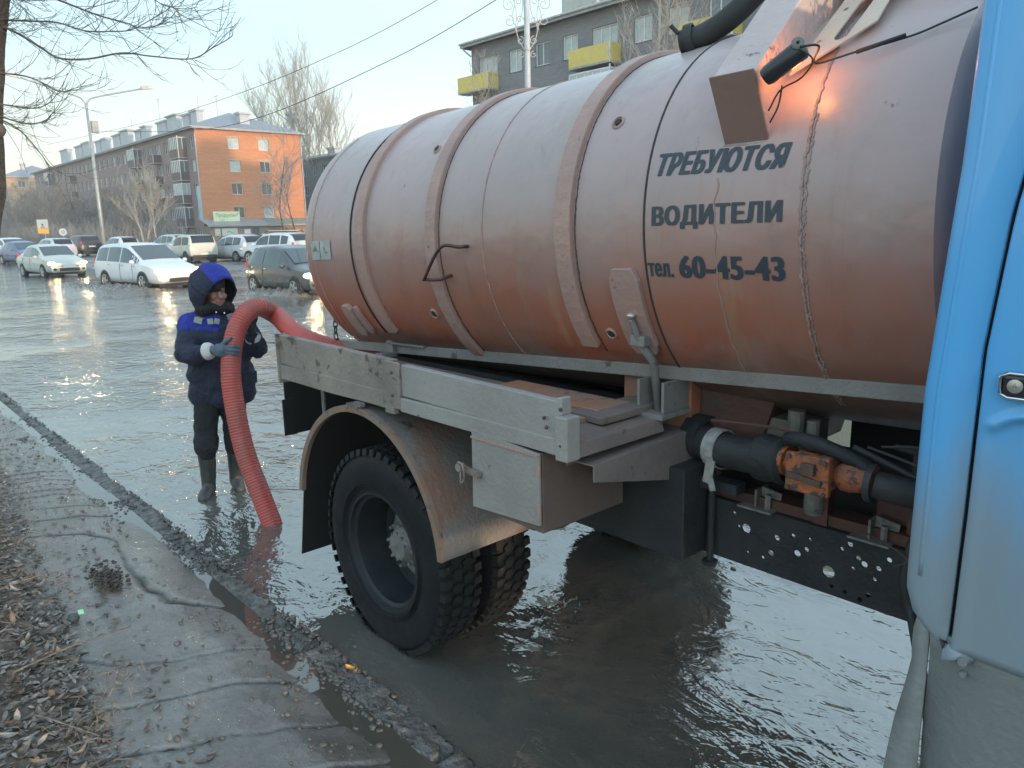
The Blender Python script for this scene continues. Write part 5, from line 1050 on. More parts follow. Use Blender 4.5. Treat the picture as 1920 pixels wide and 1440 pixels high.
# muddy bow waves
M_spl = grime('muddy_splash', (.10, .088, .07), (.20, .185, .16), 5, .25, bump=.03, bscale=14)
def splash(path_, h, name_label):
    pts = catmull(path_, 24); m = MB(); V = []; n = len(pts); w = 11
    for i, p in enumerate(pts):
        t_ = (pts[min(i+1, n-1)]-pts[max(i-1, 0)]).normalized(); s_ = Vector((t_.y, -t_.x, 0)); env = sin(pi*i/(n-1))**.6
        for k in range(w):
            u = (k/(w-1)-.5)*2; q = p+s_*u*.42
            hh = h*env*(1-abs(u))**.7*(.30+.55*abs(noise.noise(Vector((q.x*1.6, q.y*2.5, 3))))+.9*max(0, noise.noise(Vector((q.x*5, q.y*6, 1))))+.5*max(0, noise.noise(Vector((q.x*13, q.y*13, 5)))))
            V.append((q.x+.05*noise.noise(Vector((q.x*7, q.y*7, 0))), q.y, hh-.012))
    m.add(V, [(i*w+k, i*w+k+1, (i+1)*w+k+1, (i+1)*w+k) for i in range(n-1) for k in range(w-1)])
    for k in range(int(n*1.4)):
        p = random.choice(pts); rr = random.uniform(.006, .018); m.sphere((p.x+random.gauss(0, .18), p.y+random.gauss(0, .18), random.random()**2*h*1.5), rr, 5, 4)
    tag(m.build('splash', M_spl, smooth=True), name_label, kind='stuff')
splash([(-34.2, 7.1, 0), (-32.2, 7.1, 0), (-30.6, 7.6, 0), (-28.9, 7.85, 0), (-27.6, 8.05, 0), (-26.8, 8.6, 0)], .24, 'brown wake curling along the wheels of the white minivan')
splash([(-23.4, 10.15, 0), (-22.2, 10.0, 0), (-21.2, 10.1, 0), (-20.2, 10.4, 0)], .30, 'brown splash thrown up between the wheels of the dark hatchback')

# ---------------------------------------------------------------- BUILDINGS
def brick(name, c1, c2, c3, bump=.01, hs=.6):
    t = NT(name)
    c = t.mix(t.ramp(t.noise(.35, 5, .6, t.map((.5, .5, 1.6))), [(.35, 0.), (.65, 1.)]), c1, c2)
    rows = t.noise(1.0, 3, .8, t.map((.25, .25, 5.5)))
    c = t.mix(t.ramp(rows, [(.45, 0.), (.7, hs)]), c, c3)
    bt = t.n.new('ShaderNodeTexBrick'); mp_ = t.n.new('ShaderNodeCombineXYZ'); s_ = t.sep()
    t.l.new(t.math('ADD', s_[0], s_[1]), mp_.inputs[0]); t.l.new(s_[2], mp_.inputs[1]); t.l.new(mp_.outputs[0], bt.inputs['Vector'])
    bt.inputs['Scale'].default_value = 1; bt.inputs['Brick Width'].default_value = .26; bt.inputs['Row Height'].default_value = .078; bt.inputs['Mortar Size'].default_value = .008
    bt.inputs['Color1'].default_value = (.85, .85, .85, 1); bt.inputs['Color2'].default_value = (1.1, 1.1, 1.1, 1); bt.inputs['Mortar'].default_value = (.9, .9, .9, 1)
    t.set(color=t.mix(.8, c, bt.outputs[0], 'MULTIPLY'), rough=.85); return t.m
B_mauve = brick('mauve_brick', (.255, .175, .165), (.21, .155, .155), (.28, .20, .185)); B_orange = brick('orange_brick', (.52, .20, .085), (.45, .17, .075), (.58, .27, .14))
B_tan = brick('tan_brick', (.50, .30, .16), (.42, .24, .13), (.5, .38, .25)); B_grey = brick('grey_silicate_wall', (.165, .165, .175), (.20, .197, .205), (.14, .14, .15)); B_dark = brick('far_grey_wall', (.16, .15, .145), (.19, .17, .16), (.14, .13, .13)); B_shop = brick('shop_wall', (.25, .19, .15), (.30, .18, .13), (.22, .18, .16))
M_roof = grime('sheet_roof', (.15, .17, .21), (.21, .22, .25), 1.2, .5, bump=.004, bscale=4); M_eave = grime('eave_board', (.33, .32, .32), (.24, .235, .23), 3, .6, bump=0)
M_wframe = grime('window_frame', (.66, .68, .68), (.5, .52, .52), 3, .5, bump=0); M_pane = plain('window_pane', (.10, .13, .145), .12, coat=.3); M_paned = plain('dark_window_pane', (.028, .034, .042), .1); M_panel = grime('curtained_pane', (.42, .46, .46), (.30, .34, .35), 2.5, .3, bump=0)
M_chim = grime('chimney_lime', (.42, .44, .47), (.34, .355, .38), 3, .8, bump=0); M_maroon = grime('balcony_sheet_maroon', (.085, .048, .05), (.12, .075, .075), 3, .6, bump=0); M_yellow = grime('balcony_sheet_yellow', (.62, .48, .10), (.52, .41, .12), 2.5, .55, bump=0); M_pipe = grime('drain_pipe', (.45, .45, .45), (.33, .33, .34), 5, .5, bump=0)
def win_proto(w, h, mull, pane, name='window'):
    """window looking along -Y, centred on x, sill at z=0"""
    f = .07; m = MB(); m.box(-w/2, w/2, -.02, .10, 0, f); m.box(-w/2, w/2, -.02, .10, h-f, h); m.box(-w/2, -w/2+f, -.02, .10, f, h-f); m.box(w/2-f, w/2, -.02, .10, f, h-f)
    for x in mull: m.box(x-f*.45, x+f*.45, -.01, .10, f, h-f)
    m.box(-w/2-.06, w/2+.06, -.12, .0, -.06, -.005)
    fm = m.build(name, M_wframe, None, local=True); me = fm.data; bpy.data.objects.remove(fm)
    m = MB(); m.box(-w/2+f, w/2-f, .045, .06, f, h-f); pm = m.build('pane', pane, None, local=True); pe = pm.data; bpy.data.objects.remove(pm)
    return me, pe
WP = {}
def put_window(root, x, y, z, w, h, kind=0, face='y', mull=None, pane=None):
    pane = pane or random.choice([M_pane, M_pane, M_panel, M_paned]); key = (round(w, 2), round(h, 2), pane.name)
    if key not in WP: WP[key] = win_proto(w, h, [0.0] if w < 1.7 else [-w/6, w/6], pane)
    me, pe = WP[key]; o = bpy.data.objects.new('window', me); COL.objects.link(o); o.parent = root; r0 = WL[root]
    o.location = (x-r0[0], y-r0[1], z-r0[2]); o.rotation_euler = (0, 0, 0 if face == 'y' else pi/2)
    p = bpy.data.objects.new('pane', pe); COL.objects.link(p); p.parent = o; return o
def facade(root, mat, along, c0, c1, fixed, z0, z1, openings, th=.35, inward=1, name='wall'):
    """wall with true openings; along='x' (wall in plane y=fixed) or 'y' (plane x=fixed); openings (centre,w,z,h)"""
    m = MB(); zs = sorted(set([z0, z1]+[round(o[2], 3) for o in openings]+[round(o[2]+o[3], 3) for o in openings]))
    for za, zb in zip(zs, zs[1:]):
        row = sorted([(o[0]-o[1]/2, o[0]+o[1]/2) for o in openings if o[2] < (za+zb)/2 < o[2]+o[3]]); cur = c0
        for a, b in row+[(c1, c1)]:
            if a-cur > .01:
                if along == 'x': m.box(cur, a, fixed, fixed+th*inward, za, zb) if inward > 0 else m.box(cur, a, fixed-th, fixed, za, zb)
                else: m.box(fixed-th, fixed, cur, a, za, zb)
            cur = b
    return m.build(name, mat, root)
def hip_roof(root, x0, x1, y0, y1, ze, zr, ov=.55):
    x0, x1, y0, y1 = x0-ov, x1+ov, y0-ov, y1+ov; ym = (y0+y1)/2; h = (y1-y0)/2*.85
    m = MB(); m.add([(x0, y0, ze), (x1, y0, ze), (x1, y1, ze), (x0, y1, ze), (x0+h, ym, zr), (x1-h, ym, zr)], [(0, 1, 5, 4), (1, 2, 5), (2, 3, 4, 5), (3, 0, 4), (3, 2, 1, 0)]); r = m.build('roof', M_roof, root)
    m = MB(); m.box(x0, x1, y0-.06, y0, ze-.22, ze+.02); m.box(x0-.06, x0, y0, y1, ze-.22, ze+.02); m.box(x1, x1+.06, y0, y1, ze-.22, ze+.02); m.box(x0, x1, y1, y1+.06, ze-.22, ze+.02); m.build('eave', M_eave, r)
    m = MB(); m.tube([(x0, y0-.12, ze+.02), (x1, y0-.12, ze+.02)], .08, 6); m.build('gutter', M_pipe, r); return r
def chimney(roof, x0, x1, y, z0, z1, d=.9):
    m = MB(); m.box(x0, x1, y-d/2, y+d/2, z0, z1-.25); c = m.build('chimney', M_chim, roof); m = MB(); m.box(x0-.2, x1+.2, y-d/2-.2, y+d/2+.2, z1-.25, z1); m.build('chimney_cap', M_chim, c)
def antenna(roof, x, y, z0, z1, tee):
    m = MB(); m.cyl((x, y, z0), (x, y, z1), .05, seg=5)
    if tee: m.cyl((x-.9, y, z1-.1), (x+.9, y, z1-.1), .04, seg=4); m.cyl((x-.5, y, z1-.5), (x+.5, y, z1-.5), .03, seg=4)
    m.build('antenna', M_pipe, roof)
def balcony(root, xc, y, z, w, d, mat, glazed, side=None):
    b = MB(); b.box(xc-w/2, xc+w/2, y-d, y, z-.12, z); b = b.build('balcony', M_eave, root)
    m = MB(); m.box(xc-w/2, xc+w/2, y-d, y-d+.05, z, z+1.0); m.box(xc-w/2, xc-w/2+.05, y-d+.05, y, z, z+1.0); m.box(xc+w/2-.05, xc+w/2, y-d+.05, y, z, z+1.0); m.build('parapet', mat, b)
    m = MB(); m.box(xc+w/2-.02, xc+w/2+.05, y-d-.03, y-d+.04, z-.1, z+(2.6 if glazed else 1.05)); m.build('post', M_wframe, b)
    if glazed:
        m = MB(); n = 5
        for k in range(n+1): x = xc-w/2+(w-.06)*k/n; m.box(x, x+.06, y-d-.01, y-d+.05, z+1.0, z+2.4)
        m.box(xc-w/2, xc+w/2, y-d-.01, y-d+.05, z+2.35, z+2.45); m.box(xc+w/2-.05, xc+w/2, y-d, y, z+2.35, z+2.45); m.box(xc+w/2-.05, xc+w/2+.01, y-d*.5, y-d*.5+.06, z+1.0, z+2.35); m.build('glazing_frame', M_wframe, b)
        m = MB(); m.box(xc-w/2+.02, xc+w/2-.02, y-d+.01, y-d+.03, z+1.0, z+2.35); m.box(xc+w/2-.04, xc+w/2-.02, y-d+.04, y-.02, z+1.0, z+2.35); m.build('pane', random.choice([M_pane, M_panel]), b)
# --- long brick block with the orange end wall
random.seed(21)
XE, XW, YF, YB = -98.9, -190., 37.4, 51.4
b1 = thing('brick_apartment_block', 'long five storey brick block with a bright orange end wall above a small shop', 'building', ((XE+XW)/2, (YF+YB)/2, 0))
cols = [(-100.3, 1.25), (-103.7, 1.7), (-107.4, 1.3), (-109.7, 1.3), (-112.9, 1.7), (-116.2, 1.3), (-118.4, 1.3), (-121.4, 1.7)]+[(-125.2-2.75*k, 1.35) for k in range(24)]
rows = [.7, 3.44, 6.4, 9.25, 12.05]
ops = [(x, w, z, 1.45) for x, w in cols for z in rows]
facade(b1, B_mauve, 'x', XW, XE-.36, YF, 0, 14.4, ops)
for x, w, z, h in ops: put_window(b1, x, YF+.15, z, w, h)
eo = [(yc, 1.45, z, 1.4) for z in rows[1:] for yc in (42.15, 46.2)]
facade(b1, B_orange, 'y', YF, YB, XE, 0, 14.4, eo, name='end_wall')
for k, (yc, w, z, h) in enumerate(eo): put_window(b1, XE-.15, yc, z, w, h, face='x', pane=[M_paned, M_panel, M_paned, M_paned, M_panel, M_paned, M_panel, M_panel][k])
m = MB(); m.box(XW, XE-.36, YB-.35, YB, 0, 14.4); m.box(XW, XW+.3, YF+.36, YB-.36, 0, 14.4); m.box(XW+.4, XE-.8, YF+.9, YB-.8, 0, 14.3); m.build('back_wall', B_dark, b1)
m = MB()
for yc, w, z, h in eo: m.box(XE, XE+.03, yc-w/2-.25, yc+w/2+.25, z+h, z+h+.16)
m.build('lintel', grime('lintel_concrete', (.45, .30, .20), (.4, .28, .2), 3, .8, bump=0), b1)
rf = hip_roof(b1, XW, XE, YF, YB, 14.5, 17.3)
for x0, x1, z in ((-126.5, -122.5, 18.2), (-122.0, -118, 18.6), (-115.6, -113.2, 18.1), (-112.4, -110.2, 18.3), (-137.3, -134.6, 18.1), (-134.0, -131.6, 18.4), (-149.5, -145.5, 18.5), (-145, -140.8, 18.8), (-160.5, -157.4, 18.5), (-156.6, -153.5, 18.6), (-175, -170, 18.8), (-169.5, -164.5, 19), (-187, -181, 19)): chimney(rf, x0, x1, 42.6, 15.2, z)
chimney(rf, -101.6, -100.4, 44.6, 15.2, 16.9, 1.3)
for x, y, z, tt in ((-113, 43.6, 20.6, 0), (-107.5, 44, 19.8, 1), (-127.2, 43, 21.8, 1), (-141, 43, 20.7, 0), (-166, 43, 21.8, 0)): antenna(rf, x, y, 16, z, tt)
m = MB()
for y in (YF-.12, YB+.05):
    m = MB(); m.tube([(XE+.55, y, 14.2), (XE+.12, y, 13.5), (XE+.12, y, .3)], .07, 6)
    if y < YB: m.build('downpipe', M_pipe, b1)
m.build('downpipe', M_pipe, b1); m = MB(); m.tube([(-121.0-2, YF-.12, 14.2), (-123, YF-.12, .3)], .07, 6); m.build('downpipe', M_pipe, b1)
for xc, floors in ((-103.7, [(12.05, 1), (9.25, 1), (6.4, 1), (3.44, 1)]), (-112.9, [(12.05, 0), (9.25, 0), (6.4, 0)]), (-121.4, [(12.05, 1), (9.25, 0)]), (-158.2, [(12.05, 0), (9.25, 0)]), (-174.7, [(12.05, 1), (9.25, 0)])):
    for z, g in floors: balcony(b1, xc, YF, z-.95, 3.1 if g else 2.2, 1.1, M_maroon, g)
# banner on the corner, shop lean-to, signs
m = MB(); m.box(-99.9, -98.95, YF-.12, YF-.05, 3.3, 7.4); m.build('corner_banner', grime('pale_blue_banner', (.38, .55, .62), (.30, .48, .55), 1.2, .5, bump=0), b1)
shop = thing('shop_lean_to', 'low shop lean-to with grey and green sheet roof along the orange end wall', 'shop', (XE+1.5, 44, 0))
m = MB(); m.box(XE+.02, XE+2.4, YF-.2, 44.8, 0, 2.45); m.build('wall', B_shop, shop); m = MB(); m.box(XE+.02, XE+2.2, 44.81, 54, 0, 2.45); m.build('wall', brick('shop_brick', (.36, .17, .10), (.30, .15, .10), (.38, .22, .15)), shop)
def leanto(y0, y1, mat, ov=.35):
    m = MB(); m.hexa([(XE+.03, y0, 3.28), (XE+2.4+ov, y0, 2.50), (XE+2.4+ov, y1, 2.50), (XE+.03, y1, 3.28)], [(XE+.03, y0, 3.36), (XE+2.4+ov, y0, 2.58), (XE+2.4+ov, y1, 2.58), (XE+.03, y1, 3.36)]); return m.build('roof', mat, shop)
leanto(YF-.6, 44.8, grime('grey_sheet', (.30, .28, .28), (.24, .24, .24), 2, .5, bump=0)); leanto(44.82, 54, grime('green_sheet', (.17, .22, .19), (.13, .18, .16), 2, .5, bump=0))
m = MB(); m.box(XE+2.75, XE+2.8, YF-.6, 54, 2.36, 2.52); m.build('fascia', M_eave, shop)
for y0, y1, z0, z1, c in ((47.2, 48.5, .1, 2.1, (.10, .06, .045)), (42.6, 43.5, .1, 2.2, (.04, .04, .045)), (49.6, 50.6, .1, 2.1, (.2, .16, .13))):
    m = MB(); m.box(XE+2.41 if y0 < 44 else XE+2.21, XE+2.47 if y0 < 44 else XE+2.27, y0, y1, z0, z1); m.build('door', plain('shop_door', c, .5), shop)
for y0, y1, z0, z1 in ((43.8, 44.2, .9, 1.4), (41.5, 42.3, 1.2, 2.0)):
    m = MB(); m.box(XE+2.41, XE+2.45, y0, y1, z0, z1); m.build('notice', plain('paper', (.62, .62, .6), .6), shop)
def sign(name, label, x, y0, y1, z0, z1, mat, texts):
    m = MB(); m.box(x, x+.06, y0, y1, z0, z1); s = m.build(name, mat, None, bevel=.01); tag(s, label, 'sign')
    for body, a, b, c_, d_, col, off in texts:
        V, Fs = text_geo(body, off); mm = MB(); mm.add([(x+.066, y0+(y1-y0)*(a+(b-a)*u), z0+(z1-z0)*(c_+(d_-c_)*v)) for u, v in V], Fs); mm.build('sign_lettering', col, s)
    return s
M_slet = plain('sign_grey_green', (.16, .22, .17), .6); M_sgrn = plain('sign_green', (.10, .42, .22), .6)
sg = sign('shop_banner', 'pale yellow green shop banner standing on the lean-to roof below the orange wall', XE+1.1, 38.2, 41.6, 2.85, 4.25, grime('banner_lime', (.60, .66, .36), (.66, .70, .48), 1, .5, bump=0), [('Продукты', .10, .84, .42, .84, M_slet, .01), ('ТД', .22, .40, .16, .34, M_slet, .0)])
m = MB(); zz0 = 3.72; m.add([(XE+1.17, 41.1, zz0), (XE+1.17, 41.18, zz0-.08), (XE+1.17, 41.5, zz0+.36), (XE+1.17, 41.42, zz0+.40), (XE+1.17, 41.18, zz0+.06)], [(0, 1, 2, 3, 4)]); m.build('tick_mark', M_slet, sg)
sign('wall_sign', 'small cream sign at the building corner under the shop roof', XE+2.42, 37.7, 38.4, 1.25, 2.15, grime('sign_cream', (.58, .55, .47), (.5, .5, .42), 2, .6, bump=0), [('~', .5, .9, .1, .25, M_sgrn, 0)])
s2 = sign('wall_sign', 'wide cream sign with a green mark under the shop roof', XE+2.42, 38.6, 40.6, 1.25, 2.15, grime('sign_cream_wide', (.58, .56, .48), (.52, .52, .46), 2, .6, bump=0), [])
m = MB(); m.grid(12, 2, lambda i, j: (XE+2.49, 39.2+.9*i, 1.58+.12*sin(i*5)+.13*j)); m.build('sign_mark', M_sgrn, s2)
# --- far left block catching the sun
b0 = thing('tan_apartment_block', 'distant tan brick block at the far left with a sunlit end wall', 'building', (-245, 44, 0))
eo = [(yc, 1.5, z, 1.4) for z in (3.9, 6.9, 9.9, 12.9) for yc in (39.5, 46)]
facade(b0, B_tan, 'y', 36.5, 50, -215, 0, 15.1, eo, name='end_wall')
for yc, w, z, h in eo: put_window(b0, -215.15, yc, z, w, h, face='x')
op = [(-217.5-3.2*k, 1.5, z, 1.4) for k in range(15) for z in (3.9, 6.9, 9.9, 12.9)]
facade(b0, B_mauve, 'x', -275, -215.36, 36.5, 0, 15.1, op)
for x, w, z, h in op: put_window(b0, x, 36.65, z, w, h)
m = MB(); m.box(-274, -216, 37.4, 49.8, 0, 15); m.build('back_wall', B_dark, b0); m = MB(); m.box(-214.99, -214.9, 36.5, 50, 6.0, 6.35); m.box(-214.99, -214.9, 36.5, 50, 12.0, 12.3); m.build('string_course', B_orange, b0); r_ = hip_roof(b0, -275, -215, 36.5, 50, 15.3, 18.4); chimney(r_, -219.5, -218.2, 41, 16, 18.6)
# --- grey block with yellow balconies behind the tank
random.seed(5)
b2 = thing('grey_apartment_block', 'grey five storey block with bright yellow balcony fronts above the orange tank', 'building', (-22, 44, 0))
cw = [(-43.3, 2.0), (-40.45, 1.25), (-37.85, 1.3), (-35.35, 1.3), (-32.5, 2.0), (-29.6, 1.3), (-27.15, 1.3), (-24.2, 2.0), (-21.3, 1.3), (-18.7, 1.3), (-15.9, 2.0), (-13, 1.3), (-10.2, 1.3), (-7.4, 2.0), (-4.4, 1.3)]
rows2 = [.7, 3.5, 6.35, 9.2, 12.02]
op = [(x, w, z, 1.42) for x, w in cw for z in rows2]
facade(b2, B_grey, 'x', -45.1, 0, YF, 0, 14.35, op)
for x, w, z, h in op: put_window(b2, x, YF+.12, z, w, h, pane=random.choice([M_pane, M_panel, M_panel]))
m = MB(); m.box(-45.1, -44.8, YF+.36, 50.7, 0, 14.35); m.box(-44.2, -.3, YF+.9, 50.7, 0, 14.3); m.build('back_wall', B_grey, b2); r2 = hip_roof(b2, -45.1, 0, YF, 50.7, 14.5, 16.6)
m = MB(); m.box(-40.5, -37.6, 42, 46, 15, 18.3); m.build('roof_hatch', grime('hatch_render', (.42, .43, .38), (.36, .37, .34), 2, .7, bump=0), r2); chimney(r2, -36.6, -35.8, 42, 15, 17.6); chimney(r2, -29.2, -27.6, 42, 15, 17.2)
m = MB(); m.tube([(-28.35, YF-.1, 14.3), (-28.35, YF-.1, .2)], .07, 6); m.tube([(-45.6, YF-.6, 14.45), (-45.3, YF-.5, 14.1), (-45.0, YF-.12, 13.7)], .06, 6); m.build('downpipe', M_pipe, b2)
for xc in (-43.9, -32.9, -24.8, -16.2):
    for k, z in enumerate((12.02, 9.2, 6.35, 3.5)): balcony(b2, xc, YF, z-.82, 3.3, 1.0, M_yellow, k == 1 and xc != -43.9)
# --- dull block behind the orange end wall
b3 = thing('dull_apartment_block', 'dull grey brown block partly hidden behind the tank and bare poplars', 'building', (-112, 68, 0))
op = [(-133+3.1*k, 1.4, z, 1.4) for k in range(16) for z in (1, 4, 7, 10)]
facade(b3, B_dark, 'x', -135, -84, 60, 0, 12.4, op)
for x, w, z, h in op: put_window(b3, x, 60.15, z, w, h, pane=M_paned)
m = MB(); m.box(-134.9, -84.1, 61, 72, 0, 12.3); m.build('back_wall', B_dark, b3); r3 = hip_roof(b3, -135, -84, 60, 72, 12.5, 14.0, .3); chimney(r3, -113, -111, 64, 13, 14.4)

# ---------------------------------------------------------------- STREET FURNITURE
M_pole = grime('galvanised_pole', (.33, .34, .35), (.26, .27, .275), 4, .45, metal=.3, bump=0)
lp = thing('street_lamp', 'tall galvanised lamp post with two long arms rising behind the white minivan', 'street lamp', (-46.4, 12, 0))
m = MB(); m.tube([(-46.4, 12, -.1), (-46.4, 12, 3), (-46.4, 12, 8.4)], [.125, .10, .06], 12); m.build('pole', M_pole, lp, smooth=True)
for s in (-1, 1):
    m = MB(); m.tube(catmull([(-46.4, 12, 8.35), (-46.4, 12+.12*s, 8.75), (-46.4, 12+.6*s, 9.0), (-46.4, 12+2.9*s, 9.62)], 6), .042, 8); a = m.build('arm', M_pole, lp, smooth=True)
    m = MB(); m.obox((-46.4, 12+3.15*s, 9.70), (.30, .10, .05), (0, s, .16)); m.build('lamp_head', M_pole, a, bevel=.02)
m = MB(); m.box(-46.55, -46.3, 12.12, 12.45, 7.15, 7.75); m.build('junction_box', M_eave, lp, bevel=.02)
op_ = thing('ornamental_pole', 'pale painted pole with curled wrought iron scrolls rising above the tank', 'street lamp', (-21.0, 20, 0))
m = MB(); m.tube([(-21, 20, -.1), (-21, 20, 7.0), (-21, 20, 12.2)], [.13, .105, .10], 14); m.build('pole', grime('white_grey_pole', (.42, .45, .48), (.34, .36, .38), 3, .5, bump=0), op_, smooth=True)
m = MB(); m.cyl((-21, 20, 7.93), (-21, 20, 8.03), .125, seg=14); m.build('clamp', M_pipe, op_)
cx, cy = rt.x, rt.y
def P2(a, z): return Vector((-21+cx*a, 20+cy*a, z))
def spiral(c, r, a0, turns, sgn=1, n=26): return [P2(c[0]+r*(1-.82*k/n)*cos(a0+sgn*turns*2*pi*k/n), c[1]+r*(1-.82*k/n)*sin(a0+sgn*turns*2*pi*k/n)) for k in range(n+1)]
for s in (-1, 1):
    for pts in ([P2(s*.10, 7.95), P2(s*.30, 8.3), P2(s*.36, 8.7), P2(s*.16, 9.2), P2(s*.14, 9.7), P2(s*.3, 10.2), P2(s*.42, 10.6)], [P2(s*.42, 8.55), P2(s*.36, 9.1), P2(s*.42, 9.6), P2(s*.30, 10.1)], [P2(s*.36, 8.7), P2(s*.52, 9.0), P2(s*.42, 9.4)]):
        m = MB(); m.tube(catmull(pts, 6), .016, 6); m.build('scroll', M_pipe, op_, smooth=True)
    for c, r, a0, tn, sg_ in (((s*.62, 9.45), .24, pi/2, 1.3, -s), ((s*.30, 9.55), .16, 0 if s > 0 else pi, 1.2, s), ((s*.24, 8.25), .15, pi/2, 1.3, s), ((s*.62, 8.9), .20, pi/2, 1.2, s), ((s*.25, 8.95), .13, 0, 1.2, -s), ((s*.22, 7.78), .12, pi/2, 1.2, s), ((s*.55, 10.1), .2, 0, 1.2, s)):
        m = MB(); m.tube(spiral(c, r, a0, tn, sg_), .015, 6); m.build('scroll', M_pipe, op_, smooth=True)
def wire(pts, r, label):
    m = MB(); m.tube(catmull(pts, 10), r, 5); tag(m.build('overhead_wire', M_hosebk, smooth=True), label, 'wire')
wire([(-75, 16, 9.2), (-46, 14.6, 7.75), (-34.55, 14, 7.36), (-26, 14, 7.50), (-18.29, 14, 8.04), (-5, 14, 9.8), (12, 14, 13)], .010, 'upper overhead wire crossing the sky from the brick block roof')
wire([(-60, 16, 8.8), (-40, 14.5, 6.75), (-30.45, 14, 6.24), (-21.73, 14, 6.78), (-15.83, 14, 7.52), (-4, 14, 9.6), (12, 14, 13)], .012, 'lower thicker overhead wire running up behind the tank')
sp_ = thing('warning_sign', 'square road sign with a triangle, white above and orange below, on a thin post', 'sign', (-82.2, 16.4, 0))
def fc(a, z, d=0): return Vector((-82.2, 16.3, 0))+Vector((.669*a-.74*-d, .743*a-.67*d, z))
m = MB(); m.tube([(-82.2, 16.4, 0), (-82.2, 16.4, 3.2)], .045, 8); m.build('post', M_pole, sp_)
def fpl(a0, a1, z0, z1, d, mat, nm, par): mm = MB(); mm.hexa([fc(a0, z0, d), fc(a1, z0, d), fc(a1, z0, d-.03), fc(a0, z0, d-.03)], [fc(a0, z1, d), fc(a1, z1, d), fc(a1, z1, d-.03), fc(a0, z1, d-.03)]); return mm.build(nm, mat, par)
q = fpl(-.5, .5, 1.98, 3.25, .05, plain('sign_white', (.50, .52, .48), .5), 'board', sp_); fpl(-.5, .5, 1.98, 2.5, .07, plain('sign_orange', (.75, .38, .06), .5), 'lower_panel', q)
m = MB(); m.prism([(-.24, 2.42), (.24, 2.42), (0, 2.86)], lambda a, b: fc(a, b, .08), lambda a, b: fc(a, b, .06)); m.build('triangle', plain('sign_triangle', (.30, .30, .27), .6), q)
m = MB(); m.prism([(.07*cos(a)+0, 2.80+.07*sin(a)) for a in [2*pi*k/10 for k in range(10)]], lambda a, b: fc(a, b, .10), lambda a, b: fc(a, b, .06)); m.build('figure', plain('sign_black', (.03, .03, .03), .6), q)
sp2 = thing('round_sign', 'round white road sign on a thin post beside the dark off roader', 'sign', (-81, 17.6, 0))
m = MB(); m.tube([(-81, 17.6, 0), (-81, 17.6, 2.1)], .035, 6); m.build('post', M_pole, sp2)
m = MB(); m.lathe((-81, 17.6, 2.08), (.94, -.33, 0), [(.04, .002), (.04, .33), (.06, .33), (.06, .002)], 20); m.build('disc', plain('disc_white', (.55, .57, .57), .5), sp2)
m = MB(); m.lathe((-81, 17.6, 2.08), (.94, -.33, 0), [(.065, .20), (.066, .002)], 20); m.build('disc_centre', plain('disc_grey', (.38, .40, .41), .5), sp2)

# ---------------------------------------------------------------- TREES
B_bark = grime('grey_bark', (.105, .092, .08), (.065, .056, .05), 9, .9, bump=.02, bscale=18); B_twig = grime('brown_twigs', (.16, .145, .13), (.22, .20, .18), 2, .9, bump=0); B_pale = grime('pale_trunk', (.34, .33, .30), (.22, .20, .18), 5, .8, bump=0); B_birch = grime('poplar_twigs', (.27, .25, .22), (.34, .315, .28), 2, .9, bump=0)
def bare_tree(name, label, base, h, r, spread=.55, lv=4, nb=5, tw=.014, mat=None, tmat=None, group=None, up_=.35, first=.25, lean=(0, 0), cat='tree', seg=(8, 5, 4, 3, 3), trunks=1, grav=0):
    root = thing(name, label, cat, base, group); T_, C_ = MB(), MB(); b0_ = vec(base)
    def grow(p, d, L, rad, l):
        n = 5 if l < 2 else 4; pts = [p]; q = p.copy(); dd = d.copy()
        for i in range(n):
            dd = (dd+Vector((random.gauss(0, .10+.04*l), random.gauss(0, .10+.04*l), random.gauss(0, .05)+up_*.10*(l > 0)-grav*(l > 1)))).normalized(); q = q+dd*(L/n); pts.append(q.copy())
        mb = T_ if l == 0 else C_; mb.tube(pts, [max(tw, rad*(1-.65*i/n)) for i in range(n+1)], seg[l], l == 0)
        if l >= lv: return
        k = nb if l else int(nb*1.8)
        for j in range(k):
            f = first+(1-first)*(j+random.random())/k if l == 0 else .2+.8*(j+random.random())/k
            i = min(n-1, int(f*n)); pp = pts[i].lerp(pts[i+1], f*n-i); ax = (pts[i+1]-pts[i]).normalized()
            o = ax.orthogonal().normalized(); o.rotate(Matrix.Rotation(random.random()*6.28, 3, ax)); a = spread*random.uniform(.7, 1.3)
            nd = (ax*cos(a)+o*sin(a)+Vector((0, 0, up_*.5))).normalized()
            grow(pp, nd, L*random.uniform(.38, .62)*(1.15-.45*f if l == 0 else 1), max(tw, rad*(1-.6*f)*.55), l+1)
    for t_ in range(trunks):
        a = random.random()*6.28; s_ = 0 if trunks == 1 else .14
        grow(b0_+Vector((cos(a)*.3*(trunks > 1), sin(a)*.3*(trunks > 1), 0)), Vector((lean[0]+s_*cos(a), lean[1]+s_*sin(a), 1)).normalized(), h*random.uniform(.85, 1), r, 0)
    T_.build('trunk', tmat or B_bark, root, smooth=True); C_.build('crown', mat or B_twig, root, smooth=True); return root
random.seed(33)
for k, (x, y, h) in enumerate([(-125, 63, 20), (-121, 62, 23), (-117, 64, 23), (-112.5, 62, 21), (-109, 63, 18)]):
    bare_tree('poplar_tree', ['leftmost and thinnest', 'tall left of centre', 'tallest, central', 'right of centre', 'rightmost'][k]+' bare poplar in the row behind the orange end wall', (x, y, 0), h, .20, .22, 3, 7, .018, B_birch, B_birch, 'bare poplars behind the brick block', .6, .3)
